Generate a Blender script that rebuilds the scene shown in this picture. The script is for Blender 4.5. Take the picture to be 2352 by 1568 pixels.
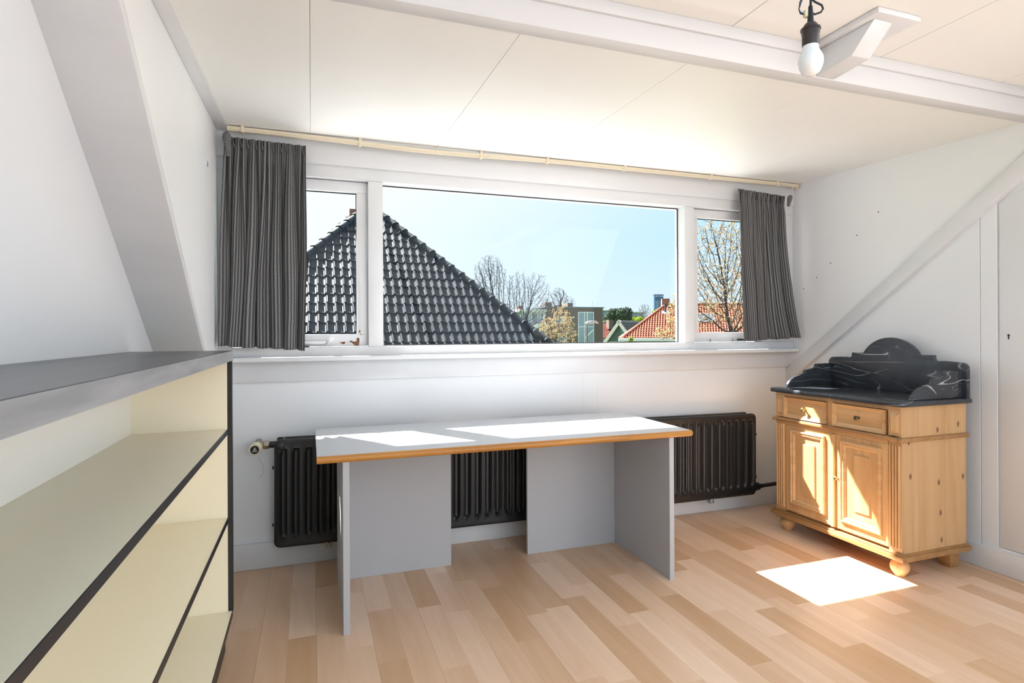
import bpy, bmesh, math, random
from mathutils import Vector, Matrix, noise
random.seed(7)
for o in list(bpy.data.objects): bpy.data.objects.remove(o, do_unlink=True)
S = bpy.context.scene
COL = S.collection
PI = math.pi

# ---------------------------------------------------------------- camera
FPX, YAW, ROLL, HYP, CAMZ = 1322.86, math.radians(19.2128), math.radians(-0.2692), 763.83, 1.22
cam = bpy.data.cameras.new('camera'); camo = bpy.data.objects.new('camera', cam); COL.objects.link(camo)
cam.sensor_width = 36; cam.lens = FPX / 2352 * 36; cam.shift_y = -(784 - HYP) / 2352
cam.clip_start = .05; cam.clip_end = 6000
camo.matrix_world = Matrix.Translation((0, 0, CAMZ)) @ Matrix.Rotation(-YAW, 4, 'Z') @ Matrix.Rotation(PI/2, 4, 'X') @ Matrix.Rotation(ROLL, 4, 'Z')
S.camera = camo
S.view_settings.view_transform = 'Standard'; S.view_settings.look = 'None'
S.view_settings.gamma = 1; S.view_settings.use_curve_mapping = False
S.view_settings.exposure = 1.12

# ---------------------------------------------------------------- sky and sun
SUN = Vector((-.465, .745, 1)).normalized()
w = bpy.data.worlds.new('sky'); S.world = w; w.use_nodes = True
nt = w.node_tree; nt.nodes.clear()
tc = nt.nodes.new('ShaderNodeTexCoord')
dp = nt.nodes.new('ShaderNodeVectorMath'); dp.operation = 'DOT_PRODUCT'; dp.inputs[1].default_value = SUN
nt.links.new(tc.outputs['Generated'], dp.inputs[0])
mr = nt.nodes.new('ShaderNodeMapRange'); mr.interpolation_type = 'SMOOTHSTEP'
mr.inputs['From Min'].default_value = .28; mr.inputs['From Max'].default_value = .78
nt.links.new(dp.outputs['Value'], mr.inputs['Value'])
mx = nt.nodes.new('ShaderNodeMix'); mx.data_type = 'RGBA'
mx.inputs[6].default_value = (.275, .415, .525, 1); mx.inputs[7].default_value = (.475, .495, .51, 1)
nt.links.new(mr.outputs['Result'], mx.inputs[0])
sp = nt.nodes.new('ShaderNodeSeparateXYZ'); nt.links.new(tc.outputs['Generated'], sp.inputs[0])
mh = nt.nodes.new('ShaderNodeMapRange'); mh.inputs['From Min'].default_value = 0; mh.inputs['From Max'].default_value = .16
mh.inputs['To Min'].default_value = .75; mh.inputs['To Max'].default_value = 0
nt.links.new(sp.outputs['Z'], mh.inputs['Value'])
mx2 = nt.nodes.new('ShaderNodeMix'); mx2.data_type = 'RGBA'; mx2.inputs[7].default_value = (.425, .465, .495, 1)
nt.links.new(mh.outputs['Result'], mx2.inputs[0]); nt.links.new(mx.outputs[2], mx2.inputs[6])
bg = nt.nodes.new('ShaderNodeBackground'); bg.inputs['Strength'].default_value = 1.0
nt.links.new(mx2.outputs[2], bg.inputs['Color'])
wo = nt.nodes.new('ShaderNodeOutputWorld'); nt.links.new(bg.outputs[0], wo.inputs[0])
sl = bpy.data.lights.new('sun', 'SUN'); sl.energy = 17.0; sl.angle = math.radians(.6); sl.color = (1, .99, .975)
so = bpy.data.objects.new('sun', sl); COL.objects.link(so)
so.rotation_euler = SUN.to_track_quat('Z', 'Y').to_euler(); so.location = (-6, 9, 14)

# ---------------------------------------------------------------- materials
MATS = {}
def mat(name, col, rough=.5, spec=.5, var=.0, vscale=4, stretch=(1,1,1), bump=0, bscale=60, metal=0, col2=None, detail=3, trans=0, coat=0):
    if name in MATS: return MATS[name]
    m = bpy.data.materials.new(name); m.use_nodes = True; n = m.node_tree.nodes; L = m.node_tree.links
    b = n['Principled BSDF']; b.inputs['Roughness'].default_value = rough
    b.inputs['Specular IOR Level'].default_value = spec; b.inputs['Metallic'].default_value = metal
    b.inputs['Base Color'].default_value = (*col, 1)
    if coat: b.inputs['Coat Weight'].default_value = coat; b.inputs['Coat Roughness'].default_value = .15
    g = n.new('ShaderNodeNewGeometry')
    mp = n.new('ShaderNodeMapping'); mp.inputs['Scale'].default_value = stretch; L.new(g.outputs['Position'], mp.inputs['Vector'])
    if var or col2:
        t = n.new('ShaderNodeTexNoise'); t.inputs['Scale'].default_value = vscale; t.inputs['Detail'].default_value = detail
        L.new(mp.outputs[0], t.inputs['Vector'])
        r = n.new('ShaderNodeMapRange'); r.inputs['From Min'].default_value = .35; r.inputs['From Max'].default_value = .65
        L.new(t.outputs['Fac'], r.inputs['Value'])
        x = n.new('ShaderNodeMix'); x.data_type = 'RGBA'
        c2 = col2 or tuple(c*(1-var) for c in col)
        x.inputs[6].default_value = (*col, 1); x.inputs[7].default_value = (*c2, 1)
        L.new(r.outputs[0], x.inputs[0]); L.new(x.outputs[2], b.inputs['Base Color'])
    if bump:
        t2 = n.new('ShaderNodeTexNoise'); t2.inputs['Scale'].default_value = bscale; t2.inputs['Detail'].default_value = 2
        L.new(mp.outputs[0], t2.inputs['Vector'])
        bp = n.new('ShaderNodeBump'); bp.inputs['Strength'].default_value = bump; bp.inputs['Distance'].default_value = .002
        L.new(t2.outputs['Fac'], bp.inputs['Height']); L.new(bp.outputs[0], b.inputs['Normal'])
    MATS[name] = m
    return m

def wood(name, light, dark, axis=2, scale=9, rough=.45, knots=False, contrast=1.0, rnd=0.0):
    """procedural wood with grain running along axis"""
    m = bpy.data.materials.new(name); m.use_nodes = True; n = m.node_tree.nodes; L = m.node_tree.links
    b = n['Principled BSDF']; b.inputs['Roughness'].default_value = rough
    g = n.new('ShaderNodeNewGeometry'); oi = n.new('ShaderNodeObjectInfo')
    ad = n.new('ShaderNodeVectorMath'); ad.operation = 'ADD'
    sc = n.new('ShaderNodeVectorMath'); sc.operation = 'SCALE'; sc.inputs[0].default_value = (13.7, 7.3, 5.1)
    L.new(oi.outputs['Random'], sc.inputs['Scale'])
    L.new(g.outputs['Position'], ad.inputs[0]); L.new(sc.outputs[0], ad.inputs[1])
    mp = n.new('ShaderNodeMapping'); s = [1, 1, 1]; s[axis] = .07
    mp.inputs['Scale'].default_value = s; L.new(ad.outputs[0], mp.inputs['Vector'])
    t = n.new('ShaderNodeTexNoise'); t.inputs['Scale'].default_value = scale; t.inputs['Detail'].default_value = 2; t.inputs['Distortion'].default_value = .4
    L.new(mp.outputs[0], t.inputs['Vector'])
    mu = n.new('ShaderNodeMath'); mu.operation = 'MULTIPLY'; mu.inputs[1].default_value = 9; L.new(t.outputs['Fac'], mu.inputs[0])
    pp = n.new('ShaderNodeMath'); pp.operation = 'PINGPONG'; pp.inputs[1].default_value = 1; L.new(mu.outputs[0], pp.inputs[0])
    f = n.new('ShaderNodeTexNoise'); f.inputs['Scale'].default_value = scale*14; f.inputs['Detail'].default_value = 3; L.new(mp.outputs[0], f.inputs['Vector'])
    mm = n.new('ShaderNodeMath'); mm.operation = 'MULTIPLY_ADD'; L.new(pp.outputs[0], mm.inputs[0]); mm.inputs[1].default_value = .45*contrast
    f2 = n.new('ShaderNodeMath'); f2.operation = 'MULTIPLY'; f2.inputs[1].default_value = .5; L.new(f.outputs['Fac'], f2.inputs[0]); L.new(f2.outputs[0], mm.inputs[2])
    x = n.new('ShaderNodeMix'); x.data_type = 'RGBA'; x.inputs[6].default_value = (*light, 1); x.inputs[7].default_value = (*dark, 1)
    L.new(mm.outputs[0], x.inputs[0]); out = x.outputs[2]
    if knots:
        v = n.new('ShaderNodeTexVoronoi'); v.voronoi_dimensions = '2D'; v.inputs['Scale'].default_value = 6.5; v.inputs['Randomness'].default_value = 1
        sx = n.new('ShaderNodeSeparateXYZ'); L.new(ad.outputs[0], sx.inputs[0]); cz = n.new('ShaderNodeMath'); cz.operation = 'MULTIPLY'; cz.inputs[1].default_value = .6; L.new(sx.outputs[2], cz.inputs[0])
        ck = n.new('ShaderNodeCombineXYZ'); L.new(sx.outputs[0], ck.inputs[0]); L.new(cz.outputs[0], ck.inputs[1]); L.new(ck.outputs[0], v.inputs['Vector'])
        kr = n.new('ShaderNodeMapRange'); kr.inputs['From Min'].default_value = .035; kr.inputs['From Max'].default_value = .075; kr.inputs['To Min'].default_value = .85; kr.inputs['To Max'].default_value = 0
        L.new(v.outputs['Distance'], kr.inputs['Value'])
        k = n.new('ShaderNodeMix'); k.data_type = 'RGBA'; k.inputs[7].default_value = (.14, .06, .03, 1); L.new(kr.outputs[0], k.inputs[0]); L.new(out, k.inputs[6]); out = k.outputs[2]
    if rnd:
        h = n.new('ShaderNodeHueSaturation'); L.new(out, h.inputs['Color'])
        a = n.new('ShaderNodeMath'); a.operation = 'ADD'; L.new(oi.outputs['Random'], a.inputs[0]); L.new(g.outputs['Random Per Island'], a.inputs[1])
        fr = n.new('ShaderNodeMath'); fr.operation = 'FRACT'; L.new(a.outputs[0], fr.inputs[0])
        r = n.new('ShaderNodeMapRange'); r.inputs['To Min'].default_value = 1-rnd; r.inputs['To Max'].default_value = 1+rnd*.55; L.new(fr.outputs[0], r.inputs['Value']); L.new(r.outputs[0], h.inputs['Value'])
        r2 = n.new('ShaderNodeMapRange'); r2.inputs['To Min'].default_value = 1.18; r2.inputs['To Max'].default_value = .86; L.new(fr.outputs[0], r2.inputs['Value']); L.new(r2.outputs[0], h.inputs['Saturation'])
        out = h.outputs[0]
    L.new(out, b.inputs['Base Color'])
    bp = n.new('ShaderNodeBump'); bp.inputs['Strength'].default_value = .08; bp.inputs['Distance'].default_value = .002; L.new(f.outputs['Fac'], bp.inputs['Height']); L.new(bp.outputs[0], b.inputs['Normal'])
    MATS[name] = m
    return m

WALL = mat('wall_paint', (.79, .80, .815), .33, .5, var=.03, vscale=1.5, bump=.25, bscale=35)
CHEEK = mat('cheek_paint', (.83, .835, .845), .40, .5, var=.03, vscale=1.5, bump=.12, bscale=50)
CEIL = mat('ceiling_paint', (.86, .855, .825), .38, .45, var=.02, vscale=2)
TRIM = mat('trim_gloss', (.72, .725, .735), .22, .5, var=.03, vscale=6)
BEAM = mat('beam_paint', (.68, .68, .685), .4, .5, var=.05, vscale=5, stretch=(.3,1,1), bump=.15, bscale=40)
OUTW = mat('outer_white', (.78, .78, .77), .6)
CREAM = mat('shelf_cream', (.98, .89, .68), .42, .4, var=.05, vscale=1.2, stretch=(1,.4,1))
BLACKP = mat('shelf_black', (.022, .021, .022), .4, var=.3, vscale=30)
SHTOP = mat('shelf_top', (.035, .038, .043), .32, .5, col2=(.085, .09, .10), vscale=9, stretch=(1,.12,1), detail=4, bump=.1, bscale=60)
SHEDGE = mat('shelf_edge', (.20, .205, .215), .45, .5, col2=(.29, .295, .30), vscale=10, stretch=(1,.3,3))
DESK = mat('desk_laminate', (.54, .555, .585), .34, .5, var=.03, vscale=150)
DESKL = mat('desk_panel', (.50, .50, .515), .5, .35, var=.05, vscale=200)
RAD = mat('radiator_black', (.012, .012, .013), .36, .5, bump=.15, bscale=120)
BRASS = mat('brass', (.45, .34, .16), .35, metal=1)
BRASSD = mat('brass_dark', (.14, .11, .07), .4, metal=1)
NICKEL = mat('nickel', (.42, .38, .30), .4, metal=1, var=.3, vscale=60)
IVORY = mat('ivory', (.78, .70, .47), .45)
STEEL = mat('steel', (.62, .63, .64), .3, metal=1)
RAIL = mat('rail_cream', (.74, .66, .50), .4)
BLACK = mat('black', (.008, .008, .009), .45)
BROWNB = mat('bakelite', (.03, .018, .014), .32)
BULB = mat('bulb_white', (.86, .86, .85), .16, .5)
CHIP = mat('bare_wood_chip', (.26, .12, .055), .7, var=.4, vscale=90)
PINE = wood('pine', (.70, .44, .215), (.47, .24, .09), axis=2, scale=9, rough=.4, contrast=.9)
PINEH = wood('pine_horizontal', (.70, .44, .215), (.47, .24, .09), axis=1, scale=9, rough=.4, contrast=.9)
PINEK = wood('pine_knotty', (.68, .43, .215), (.50, .265, .105), axis=2, scale=6, rough=.4, knots=True, contrast=.8)
PINED = wood('pine_moulding', (.48, .265, .105), (.27, .12, .04), axis=1, scale=14, rough=.42)
EDGEW = wood('edge_wood', (.60, .27, .05), (.36, .13, .02), axis=0, scale=12, rough=.35)
BEECH = wood('beech_laminate', (.87, .605, .415), (.73, .465, .285), axis=1, scale=7, rough=.30, contrast=.8, rnd=.20)

def marble():
    m = bpy.data.materials.new('black_marble'); m.use_nodes = True; n = m.node_tree.nodes; L = m.node_tree.links
    b = n['Principled BSDF']; b.inputs['Roughness'].default_value = .22
    g = n.new('ShaderNodeNewGeometry'); prev = None
    base = n.new('ShaderNodeMix'); base.data_type = 'RGBA'; base.inputs[6].default_value = (.014, .016, .020, 1); base.inputs[7].default_value = (.055, .063, .076, 1)
    t0 = n.new('ShaderNodeTexNoise'); t0.inputs['Scale'].default_value = 9; t0.inputs['Detail'].default_value = 5; L.new(g.outputs['Position'], t0.inputs['Vector']); L.new(t0.outputs['Fac'], base.inputs[0])
    out = base.outputs[2]
    for sc, wd, rot, st, br in ((2.6, .0030, (.55, .1, .2), (.5, .35, 2.0), .8), (3.4, .0045, (-.9, .3, .1), (.5, .4, 2.2), .55), (9, .006, (.7, .4, .9), (.8, .5, 1.6), .35)):
        mp = n.new('ShaderNodeMapping'); mp.inputs['Rotation'].default_value = rot; mp.inputs['Scale'].default_value = st; L.new(g.outputs['Position'], mp.inputs['Vector'])
        t = n.new('ShaderNodeTexNoise'); t.inputs['Scale'].default_value = sc; t.inputs['Detail'].default_value = 2.2; t.inputs['Roughness'].default_value = .35; L.new(mp.outputs[0], t.inputs['Vector'])
        s = n.new('ShaderNodeMath'); s.operation = 'SUBTRACT'; s.inputs[1].default_value = .5; L.new(t.outputs['Fac'], s.inputs[0])
        a = n.new('ShaderNodeMath'); a.operation = 'ABSOLUTE'; L.new(s.outputs[0], a.inputs[0])
        r = n.new('ShaderNodeMapRange'); r.inputs['From Min'].default_value = 0; r.inputs['From Max'].default_value = wd; r.inputs['To Min'].default_value = br; r.inputs['To Max'].default_value = 0; L.new(a.outputs[0], r.inputs['Value'])
        # break the veins up
        t3 = n.new('ShaderNodeTexNoise'); t3.inputs['Scale'].default_value = 5; L.new(mp.outputs[0], t3.inputs['Vector'])
        r3 = n.new('ShaderNodeMapRange'); r3.inputs['From Min'].default_value = .48; r3.inputs['From Max'].default_value = .6; L.new(t3.outputs['Fac'], r3.inputs['Value'])
        mu = n.new('ShaderNodeMath'); mu.operation = 'MULTIPLY'; L.new(r.outputs[0], mu.inputs[0]); L.new(r3.outputs[0], mu.inputs[1])
        x = n.new('ShaderNodeMix'); x.data_type = 'RGBA'; x.inputs[7].default_value = (.62, .63, .64, 1); L.new(mu.outputs[0], x.inputs[0]); L.new(out, x.inputs[6]); out = x.outputs[2]
    L.new(out, b.inputs['Base Color'])
    return m
MARBLE = marble()

def glass_mat():
    m = bpy.data.materials.new('window_glass'); m.use_nodes = True; n = m.node_tree.nodes; L = m.node_tree.links; n.clear()
    o = n.new('ShaderNodeOutputMaterial'); t = n.new('ShaderNodeBsdfTransparent'); t.inputs[0].default_value = (.985, .99, .99, 1)
    g = n.new('ShaderNodeBsdfGlossy'); g.inputs['Roughness'].default_value = .02
    lw = n.new('ShaderNodeLayerWeight'); pw = n.new('ShaderNodeMath'); pw.operation = 'POWER'; pw.inputs[1].default_value = 5; L.new(lw.outputs['Facing'], pw.inputs[0])
    f = n.new('ShaderNodeMath'); f.operation = 'MULTIPLY_ADD'; f.inputs[1].default_value = .9; f.inputs[2].default_value = .010; L.new(pw.outputs[0], f.inputs[0]); mx = n.new('ShaderNodeMixShader')
    L.new(f.outputs[0], mx.inputs[0]); L.new(t.outputs[0], mx.inputs[1]); L.new(g.outputs[0], mx.inputs[2]); L.new(mx.outputs[0], o.inputs[0])
    return m
GLASS = glass_mat()

def cloth_mat():
    m = bpy.data.materials.new('curtain_weave'); m.use_nodes = True; n = m.node_tree.nodes; L = m.node_tree.links
    b = n['Principled BSDF']; b.inputs['Roughness'].default_value = .85; b.inputs['Sheen Weight'].default_value = .15
    uv = n.new('ShaderNodeUVMap'); uv.uv_map = 'UVMap'
    wv = n.new('ShaderNodeTexWave'); wv.wave_type = 'BANDS'; wv.bands_direction = 'X'; wv.inputs['Scale'].default_value = 17; wv.inputs['Distortion'].default_value = .6; wv.inputs['Detail'].default_value = 1
    L.new(uv.outputs[0], wv.inputs['Vector'])
    mp = n.new('ShaderNodeMapping'); mp.inputs['Scale'].default_value = (420, 160, 1); L.new(uv.outputs[0], mp.inputs['Vector'])
    t = n.new('ShaderNodeTexNoise'); t.inputs['Scale'].default_value = 1; L.new(mp.outputs[0], t.inputs['Vector'])
    mm = n.new('ShaderNodeMath'); mm.operation = 'MULTIPLY'; L.new(wv.outputs['Fac'], mm.inputs[0]); L.new(t.outputs['Fac'], mm.inputs[1])
    x = n.new('ShaderNodeMix'); x.data_type = 'RGBA'; x.inputs[6].default_value = (.026, .026, .028, 1); x.inputs[7].default_value = (.42, .415, .41, 1)
    L.new(mm.outputs[0], x.inputs[0]); L.new(x.outputs[2], b.inputs['Base Color'])
    tr = n.new('ShaderNodeBsdfTranslucent'); tr.inputs[0].default_value = (.16, .16, .17, 1)
    mx = n.new('ShaderNodeMixShader'); mx.inputs[0].default_value = .06
    L.new(b.outputs[0], mx.inputs[1]); L.new(tr.outputs[0], mx.inputs[2]); L.new(mx.outputs[0], n['Material Output'].inputs[0])
    return m
CLOTH = cloth_mat()

# exterior
TILE = mat('roof_tile_dark', (.010, .017, .023), .50, .26, var=.45, vscale=5, bump=.3, bscale=30)
TILEO = mat('roof_tile_orange', (.30, .075, .035), .7, .3, col2=(.20, .05, .028), vscale=2.2, bump=.1, bscale=9)
TILER = mat('roof_tile_red', (.30, .075, .045), .75, .3, col2=(.16, .05, .035), vscale=2, detail=5)
TILEB = mat('roof_tile_brown', (.045, .04, .04), .7, .3, col2=(.085, .08, .08), vscale=3)
BARK = mat('bark', (.075, .06, .05), .9, .1, var=.4, vscale=8)
BARKD = mat('bark_dark', (.045, .042, .045), .9, .1, var=.4, vscale=8)
BLOSS = mat('blossom', (.62, .42, .17), .8, .1, col2=(.70, .55, .34), vscale=6)
LEAFY = mat('leaf_yellowgreen', (.36, .42, .03), .7, .1, col2=(.22, .30, .03), vscale=3)
LEAFG = mat('leaf_green', (.12, .17, .03), .7, .1, col2=(.07, .11, .025), vscale=3)
LEAFD = mat('leaf_dark', (.055, .085, .05), .8, .1, col2=(.03, .05, .032), vscale=2)
CONC = mat('pale_render', (.62, .63, .62), .8, .2)
GREYF = mat('grey_far', (.10, .14, .17), .6)
TOWER = mat('tower_glass', (.045, .10, .15), .3, .6)
TOWERB = mat('tower_band', (.34, .42, .47), .4)
GREENB = mat('green_board', (.05, .11, .105), .7)
WINDARK = mat('far_window_glass', (.20, .27, .31), .12, .8)
FRAMEW = mat('far_frame', (.72, .73, .74), .5)
GRASS = mat('grass', (.10, .14, .04), .9, .1, col2=(.07, .10, .04), vscale=.4)
LEAD = mat('lead_grey', (.38, .40, .42), .5)
def brick_mat(name, c1, c2, mortar, sc=1.0):
    m = bpy.data.materials.new(name); m.use_nodes = True; n = m.node_tree.nodes; L = m.node_tree.links; b = n['Principled BSDF']; b.inputs['Roughness'].default_value = .85
    g = n.new('ShaderNodeNewGeometry'); s = n.new('ShaderNodeSeparateXYZ'); L.new(g.outputs['Position'], s.inputs[0])
    a = n.new('ShaderNodeMath'); a.operation = 'ADD'; L.new(s.outputs[0], a.inputs[0]); L.new(s.outputs[1], a.inputs[1])
    c = n.new('ShaderNodeCombineXYZ'); L.new(a.outputs[0], c.inputs[0]); L.new(s.outputs[2], c.inputs[1])
    t = n.new('ShaderNodeTexBrick'); t.inputs['Color1'].default_value = (*c1, 1); t.inputs['Color2'].default_value = (*c2, 1); t.inputs['Mortar'].default_value = (*mortar, 1)
    t.inputs['Scale'].default_value = sc; t.inputs['Brick Width'].default_value = .22; t.inputs['Row Height'].default_value = .065; t.inputs['Mortar Size'].default_value = .008
    L.new(c.outputs[0], t.inputs['Vector']); L.new(t.outputs[0], b.inputs['Base Color'])
    return m
BRICK = brick_mat('brick_brown', (.125, .075, .055), (.085, .055, .045), (.15, .13, .12))
BRICKR = brick_mat('brick_red', (.30, .10, .05), (.22, .07, .04), (.25, .2, .17))

# ---------------------------------------------------------------- mesh helpers
class MB:
    def __init__(s): s.v = []; s.f = []; s.uv = None
    def add(s, vs, fs):
        o = len(s.v); s.v += [Vector(p) for p in vs]; s.f += [tuple(i+o for i in f) for f in fs]; return s
    def box(s, x0, x1, y0, y1, z0, z1):
        return s.add([(x0,y0,z0),(x1,y0,z0),(x1,y1,z0),(x0,y1,z0),(x0,y0,z1),(x1,y0,z1),(x1,y1,z1),(x0,y1,z1)],
                     [(0,3,2,1),(4,5,6,7),(0,1,5,4),(1,2,6,5),(2,3,7,6),(3,0,4,7)])
    def hexa(s, p): # 8 points: bottom 4 then top 4 (same order as box)
        return s.add(p, [(0,3,2,1),(4,5,6,7),(0,1,5,4),(1,2,6,5),(2,3,7,6),(3,0,4,7)])
    def prism(s, pts, axis, a, b): # polygon extruded along an axis
        n = len(pts)
        def mk(p, t): return {0:(t,p[0],p[1]), 1:(p[0],t,p[1]), 2:(p[0],p[1],t)}[axis]
        vs = [mk(p,a) for p in pts] + [mk(p,b) for p in pts]
        fs = [tuple(range(n))[::-1], tuple(range(n,2*n))] + [(i,(i+1)%n,n+(i+1)%n,n+i) for i in range(n)]
        return s.add(vs, fs)
    def lathe(s, prof, center, axis=(0,0,1), seg=20, cap=True):
        ax = Vector(axis).normalized(); q = ax.to_track_quat('Z','Y'); c = Vector(center); n = len(prof); vs = []; fs = []
        for r, h in prof:
            for k in range(seg):
                a = 2*PI*k/seg; vs.append(c + q @ Vector((r*math.cos(a), r*math.sin(a), h)))
        for i in range(n-1):
            for k in range(seg):
                k2 = (k+1) % seg; fs.append((i*seg+k, i*seg+k2, (i+1)*seg+k2, (i+1)*seg+k))
        if cap: fs += [tuple(range(seg))[::-1], tuple(range((n-1)*seg, n*seg))]
        return s.add(vs, fs)
    def tube(s, pts, r, seg=8):
        pts = [Vector(p) for p in pts]; n = len(pts); rs = r if isinstance(r, (list, tuple)) else [r]*n; vs = []; fs = []; prev = None
        for i, p in enumerate(pts):
            d = (pts[min(i+1,n-1)] - pts[max(i-1,0)])
            d = d.normalized() if d.length > 1e-9 else Vector((0,0,1))
            if prev is None: u = d.orthogonal().normalized()
            else:
                u = prev - d*prev.dot(d); u = u.normalized() if u.length > 1e-6 else d.orthogonal().normalized()
            prev = u; v = d.cross(u)
            for k in range(seg):
                a = 2*PI*k/seg; vs.append(p + (u*math.cos(a)+v*math.sin(a))*rs[i])
        for i in range(n-1):
            for k in range(seg):
                k2 = (k+1) % seg; fs.append((i*seg+k, i*seg+k2, (i+1)*seg+k2, (i+1)*seg+k))
        fs += [tuple(range(seg))[::-1], tuple(range((n-1)*seg, n*seg))]
        return s.add(vs, fs)
    def build(s, name, m, parent=None, bevel=0, smooth=False, segs=2):
        off = root_loc(parent)
        me = bpy.data.meshes.new(name); me.from_pydata([v-off for v in s.v], [], s.f)
        if bevel or smooth:
            bm = bmesh.new(); bm.from_mesh(me); bmesh.ops.recalc_face_normals(bm, faces=bm.faces)
            if bevel:
                es = [e for e in bm.edges if len(e.link_faces) == 2 and e.calc_face_angle(0) > .35]
                bmesh.ops.bevel(bm, geom=es, offset=bevel, segments=segs, profile=.5, affect='EDGES', clamp_overlap=True)
            bm.to_mesh(me); bm.free()
        else:
            bm = bmesh.new(); bm.from_mesh(me); bmesh.ops.recalc_face_normals(bm, faces=bm.faces); bm.to_mesh(me); bm.free()
        if smooth or bevel:
            me.polygons.foreach_set('use_smooth', [True]*len(me.polygons))
            me.set_sharp_from_angle(angle=.6)
        me.materials.append(m)
        o = bpy.data.objects.new(name, me); COL.objects.link(o)
        if parent: o.parent = parent
        return o
ROOT = {}
def root_loc(o):
    v = Vector((0,0,0))
    while o: v = v + o.location; o = o.parent
    return v
def thing(name, label, cat, loc=(0,0,0), group=None):
    o = bpy.data.objects.new(name, None); COL.objects.link(o); o.location = loc; o.empty_display_size = .1
    return tag(o, label, cat, group)
def tag(o, label, cat, group=None):
    o['label'] = label; o['category'] = cat
    if group: o['group'] = group
    return o
def struct(o, label=None, cat=None):
    o['kind'] = 'structure'
    if label: o['label'] = label
    if cat: o['category'] = cat
    return o
def share(o, parent, loc):   # another object with the same mesh
    c = bpy.data.objects.new(o.name.split('.')[0], o.data); COL.objects.link(c); c.parent = parent; c.location = loc; return c
FWD = Vector((math.sin(YAW), math.cos(YAW), 0)); RGT = Vector((math.cos(YAW), -math.sin(YAW), 0))
def at(px, py, Y):           # world point at distance Y from the window-wall-parallel plane through the camera
    c, s_ = math.cos(-ROLL), math.sin(-ROLL); dx, dy = px-1176, py-HYP
    d = FWD + RGT*((c*dx-s_*dy)/FPX) + Vector((0,0,-(s_*dx+c*dy)/FPX))
    return Vector((0,0,CAMZ)) + d*(Y/d.y)

# ================================================================ ROOM SHELL
XL, XR = -.445, 3.25           # dormer cheeks
XLW, XRW = -.635, 3.272        # walls below the rafters
YW, YF = 3.28, 3.225           # wall below sill, window frame face
YB = -1.75                      # added rear wall, unseen behind the camera
YC = 1.0                        # the boarded ceiling ends here, an added roof light lets fill daylight in behind
def zc(Y): return 2.26 - .027*(3.27-Y)    # dormer ceiling height
def zrl(Y): return 2.031 - .787*(Y-1.634) # underside of left rafter (inner edge)
def zrr(Y): return 1.969 - .7636*(Y-1.801) # underside of right rafter

# floor and its boards
fl = struct(MB().box(-.9, 3.6, YB, 3.45, -.2, -.008).build('floor', OUTW), 'beech look laminate floor of two-strip boards', 'floor')
SW = .1065
def in_view(x0, x1, y0, y1):
    for x in (x0, x1):
        for y in (y0, y1):
            p = Vector((x, y, 0)) - camo.location; t = p.dot(FWD)
            if t > .2:
                u = 1176 + FPX*p.dot(RGT)/t; v = HYP + FPX*CAMZ/t
                if -20 < u < 2372 and v < 1600: return True
    return False
rest = MB(); cnt = 0; rr = random.Random(11)
ns = int((XRW-XLW)/SW)+1; x = -.199 - SW*4
stagger = {}
for i in range(ns+1):
    x0, x1 = x+i*SW, x+(i+1)*SW
    if x1 < XLW-.005 or x0 > XRW: continue
    g0 = .0003 if i % 2 == 0 else .00005; g1 = .0003 if i % 2 == 1 else .00008
    xa, xb = max(x0+g0, XLW), min(x1-g1, XRW)
    y = 3.285; y -= rr.uniform(.12, .75)
    ye = 3.285
    while ye > YB+.05:
        ys = max(y, YB+.02)
        vis = ye > 1.2 and in_view(xa, xb, ys, ye) and cnt < 300 and xa > -.34
        b = MB() if vis else rest
        b.box(xa, xb, ys+.00015, ye-.00015, -.0078, 0)
        if vis: b.build('plank', BEECH, fl); cnt += 1
        ye = y; y -= rr.choice((.42, .5, .58, .66, .74))
r_ = rest.build('plank_field', BEECH, fl); r_['kind'] = 'stuff'

# ceilings
ce = struct(MB().hexa([(XL-.15,1.78,zc(1.78)+.012),(XR+.15,1.78,zc(1.78)+.012),(XR+.15,3.4,zc(3.4)+.012),(XL-.15,3.4,zc(3.4)+.012),
                       (XL-.15,1.78,2.42),(XR+.15,1.78,2.42),(XR+.15,3.4,2.42),(XL-.15,3.4,2.42)]).build('ceiling', CEIL), 'cream panelled dormer ceiling sloping slightly', 'ceiling')
sx = [XL-.01, 0.0, .665, 1.33, 1.995, 2.66, XR+.01]
for a, b in zip(sx[:-1], sx[1:]):
    MB().hexa([(a+.0006,1.78,zc(1.78)),(b-.0006,1.78,zc(1.78)),(b-.0006,3.30,zc(3.30)),(a+.0006,3.30,zc(3.30)),
               (a+.0012,1.78,zc(1.78)+.013),(b-.0012,1.78,zc(1.78)+.013),(b-.0012,3.30,zc(3.30)+.013),(a+.0012,3.30,zc(3.30)+.013)]).build('panel', CEIL, ce, bevel=.0005, segs=1)
ZU = 2.337
cu = struct(MB().box(-.9, 3.6, YC, 1.80, ZU+.012, 2.5).build('ceiling', CEIL), 'white boarded ceiling of the main room', 'ceiling')
ux = [-.75, .0, .725, 1.46, 2.199, 2.935, 3.5]
for a, b in zip(ux[:-1], ux[1:]): MB().box(a+.0015, b-.0015, YC, 1.742, ZU, ZU+.013).build('panel', CEIL, cu, bevel=.001, segs=1)

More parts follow.
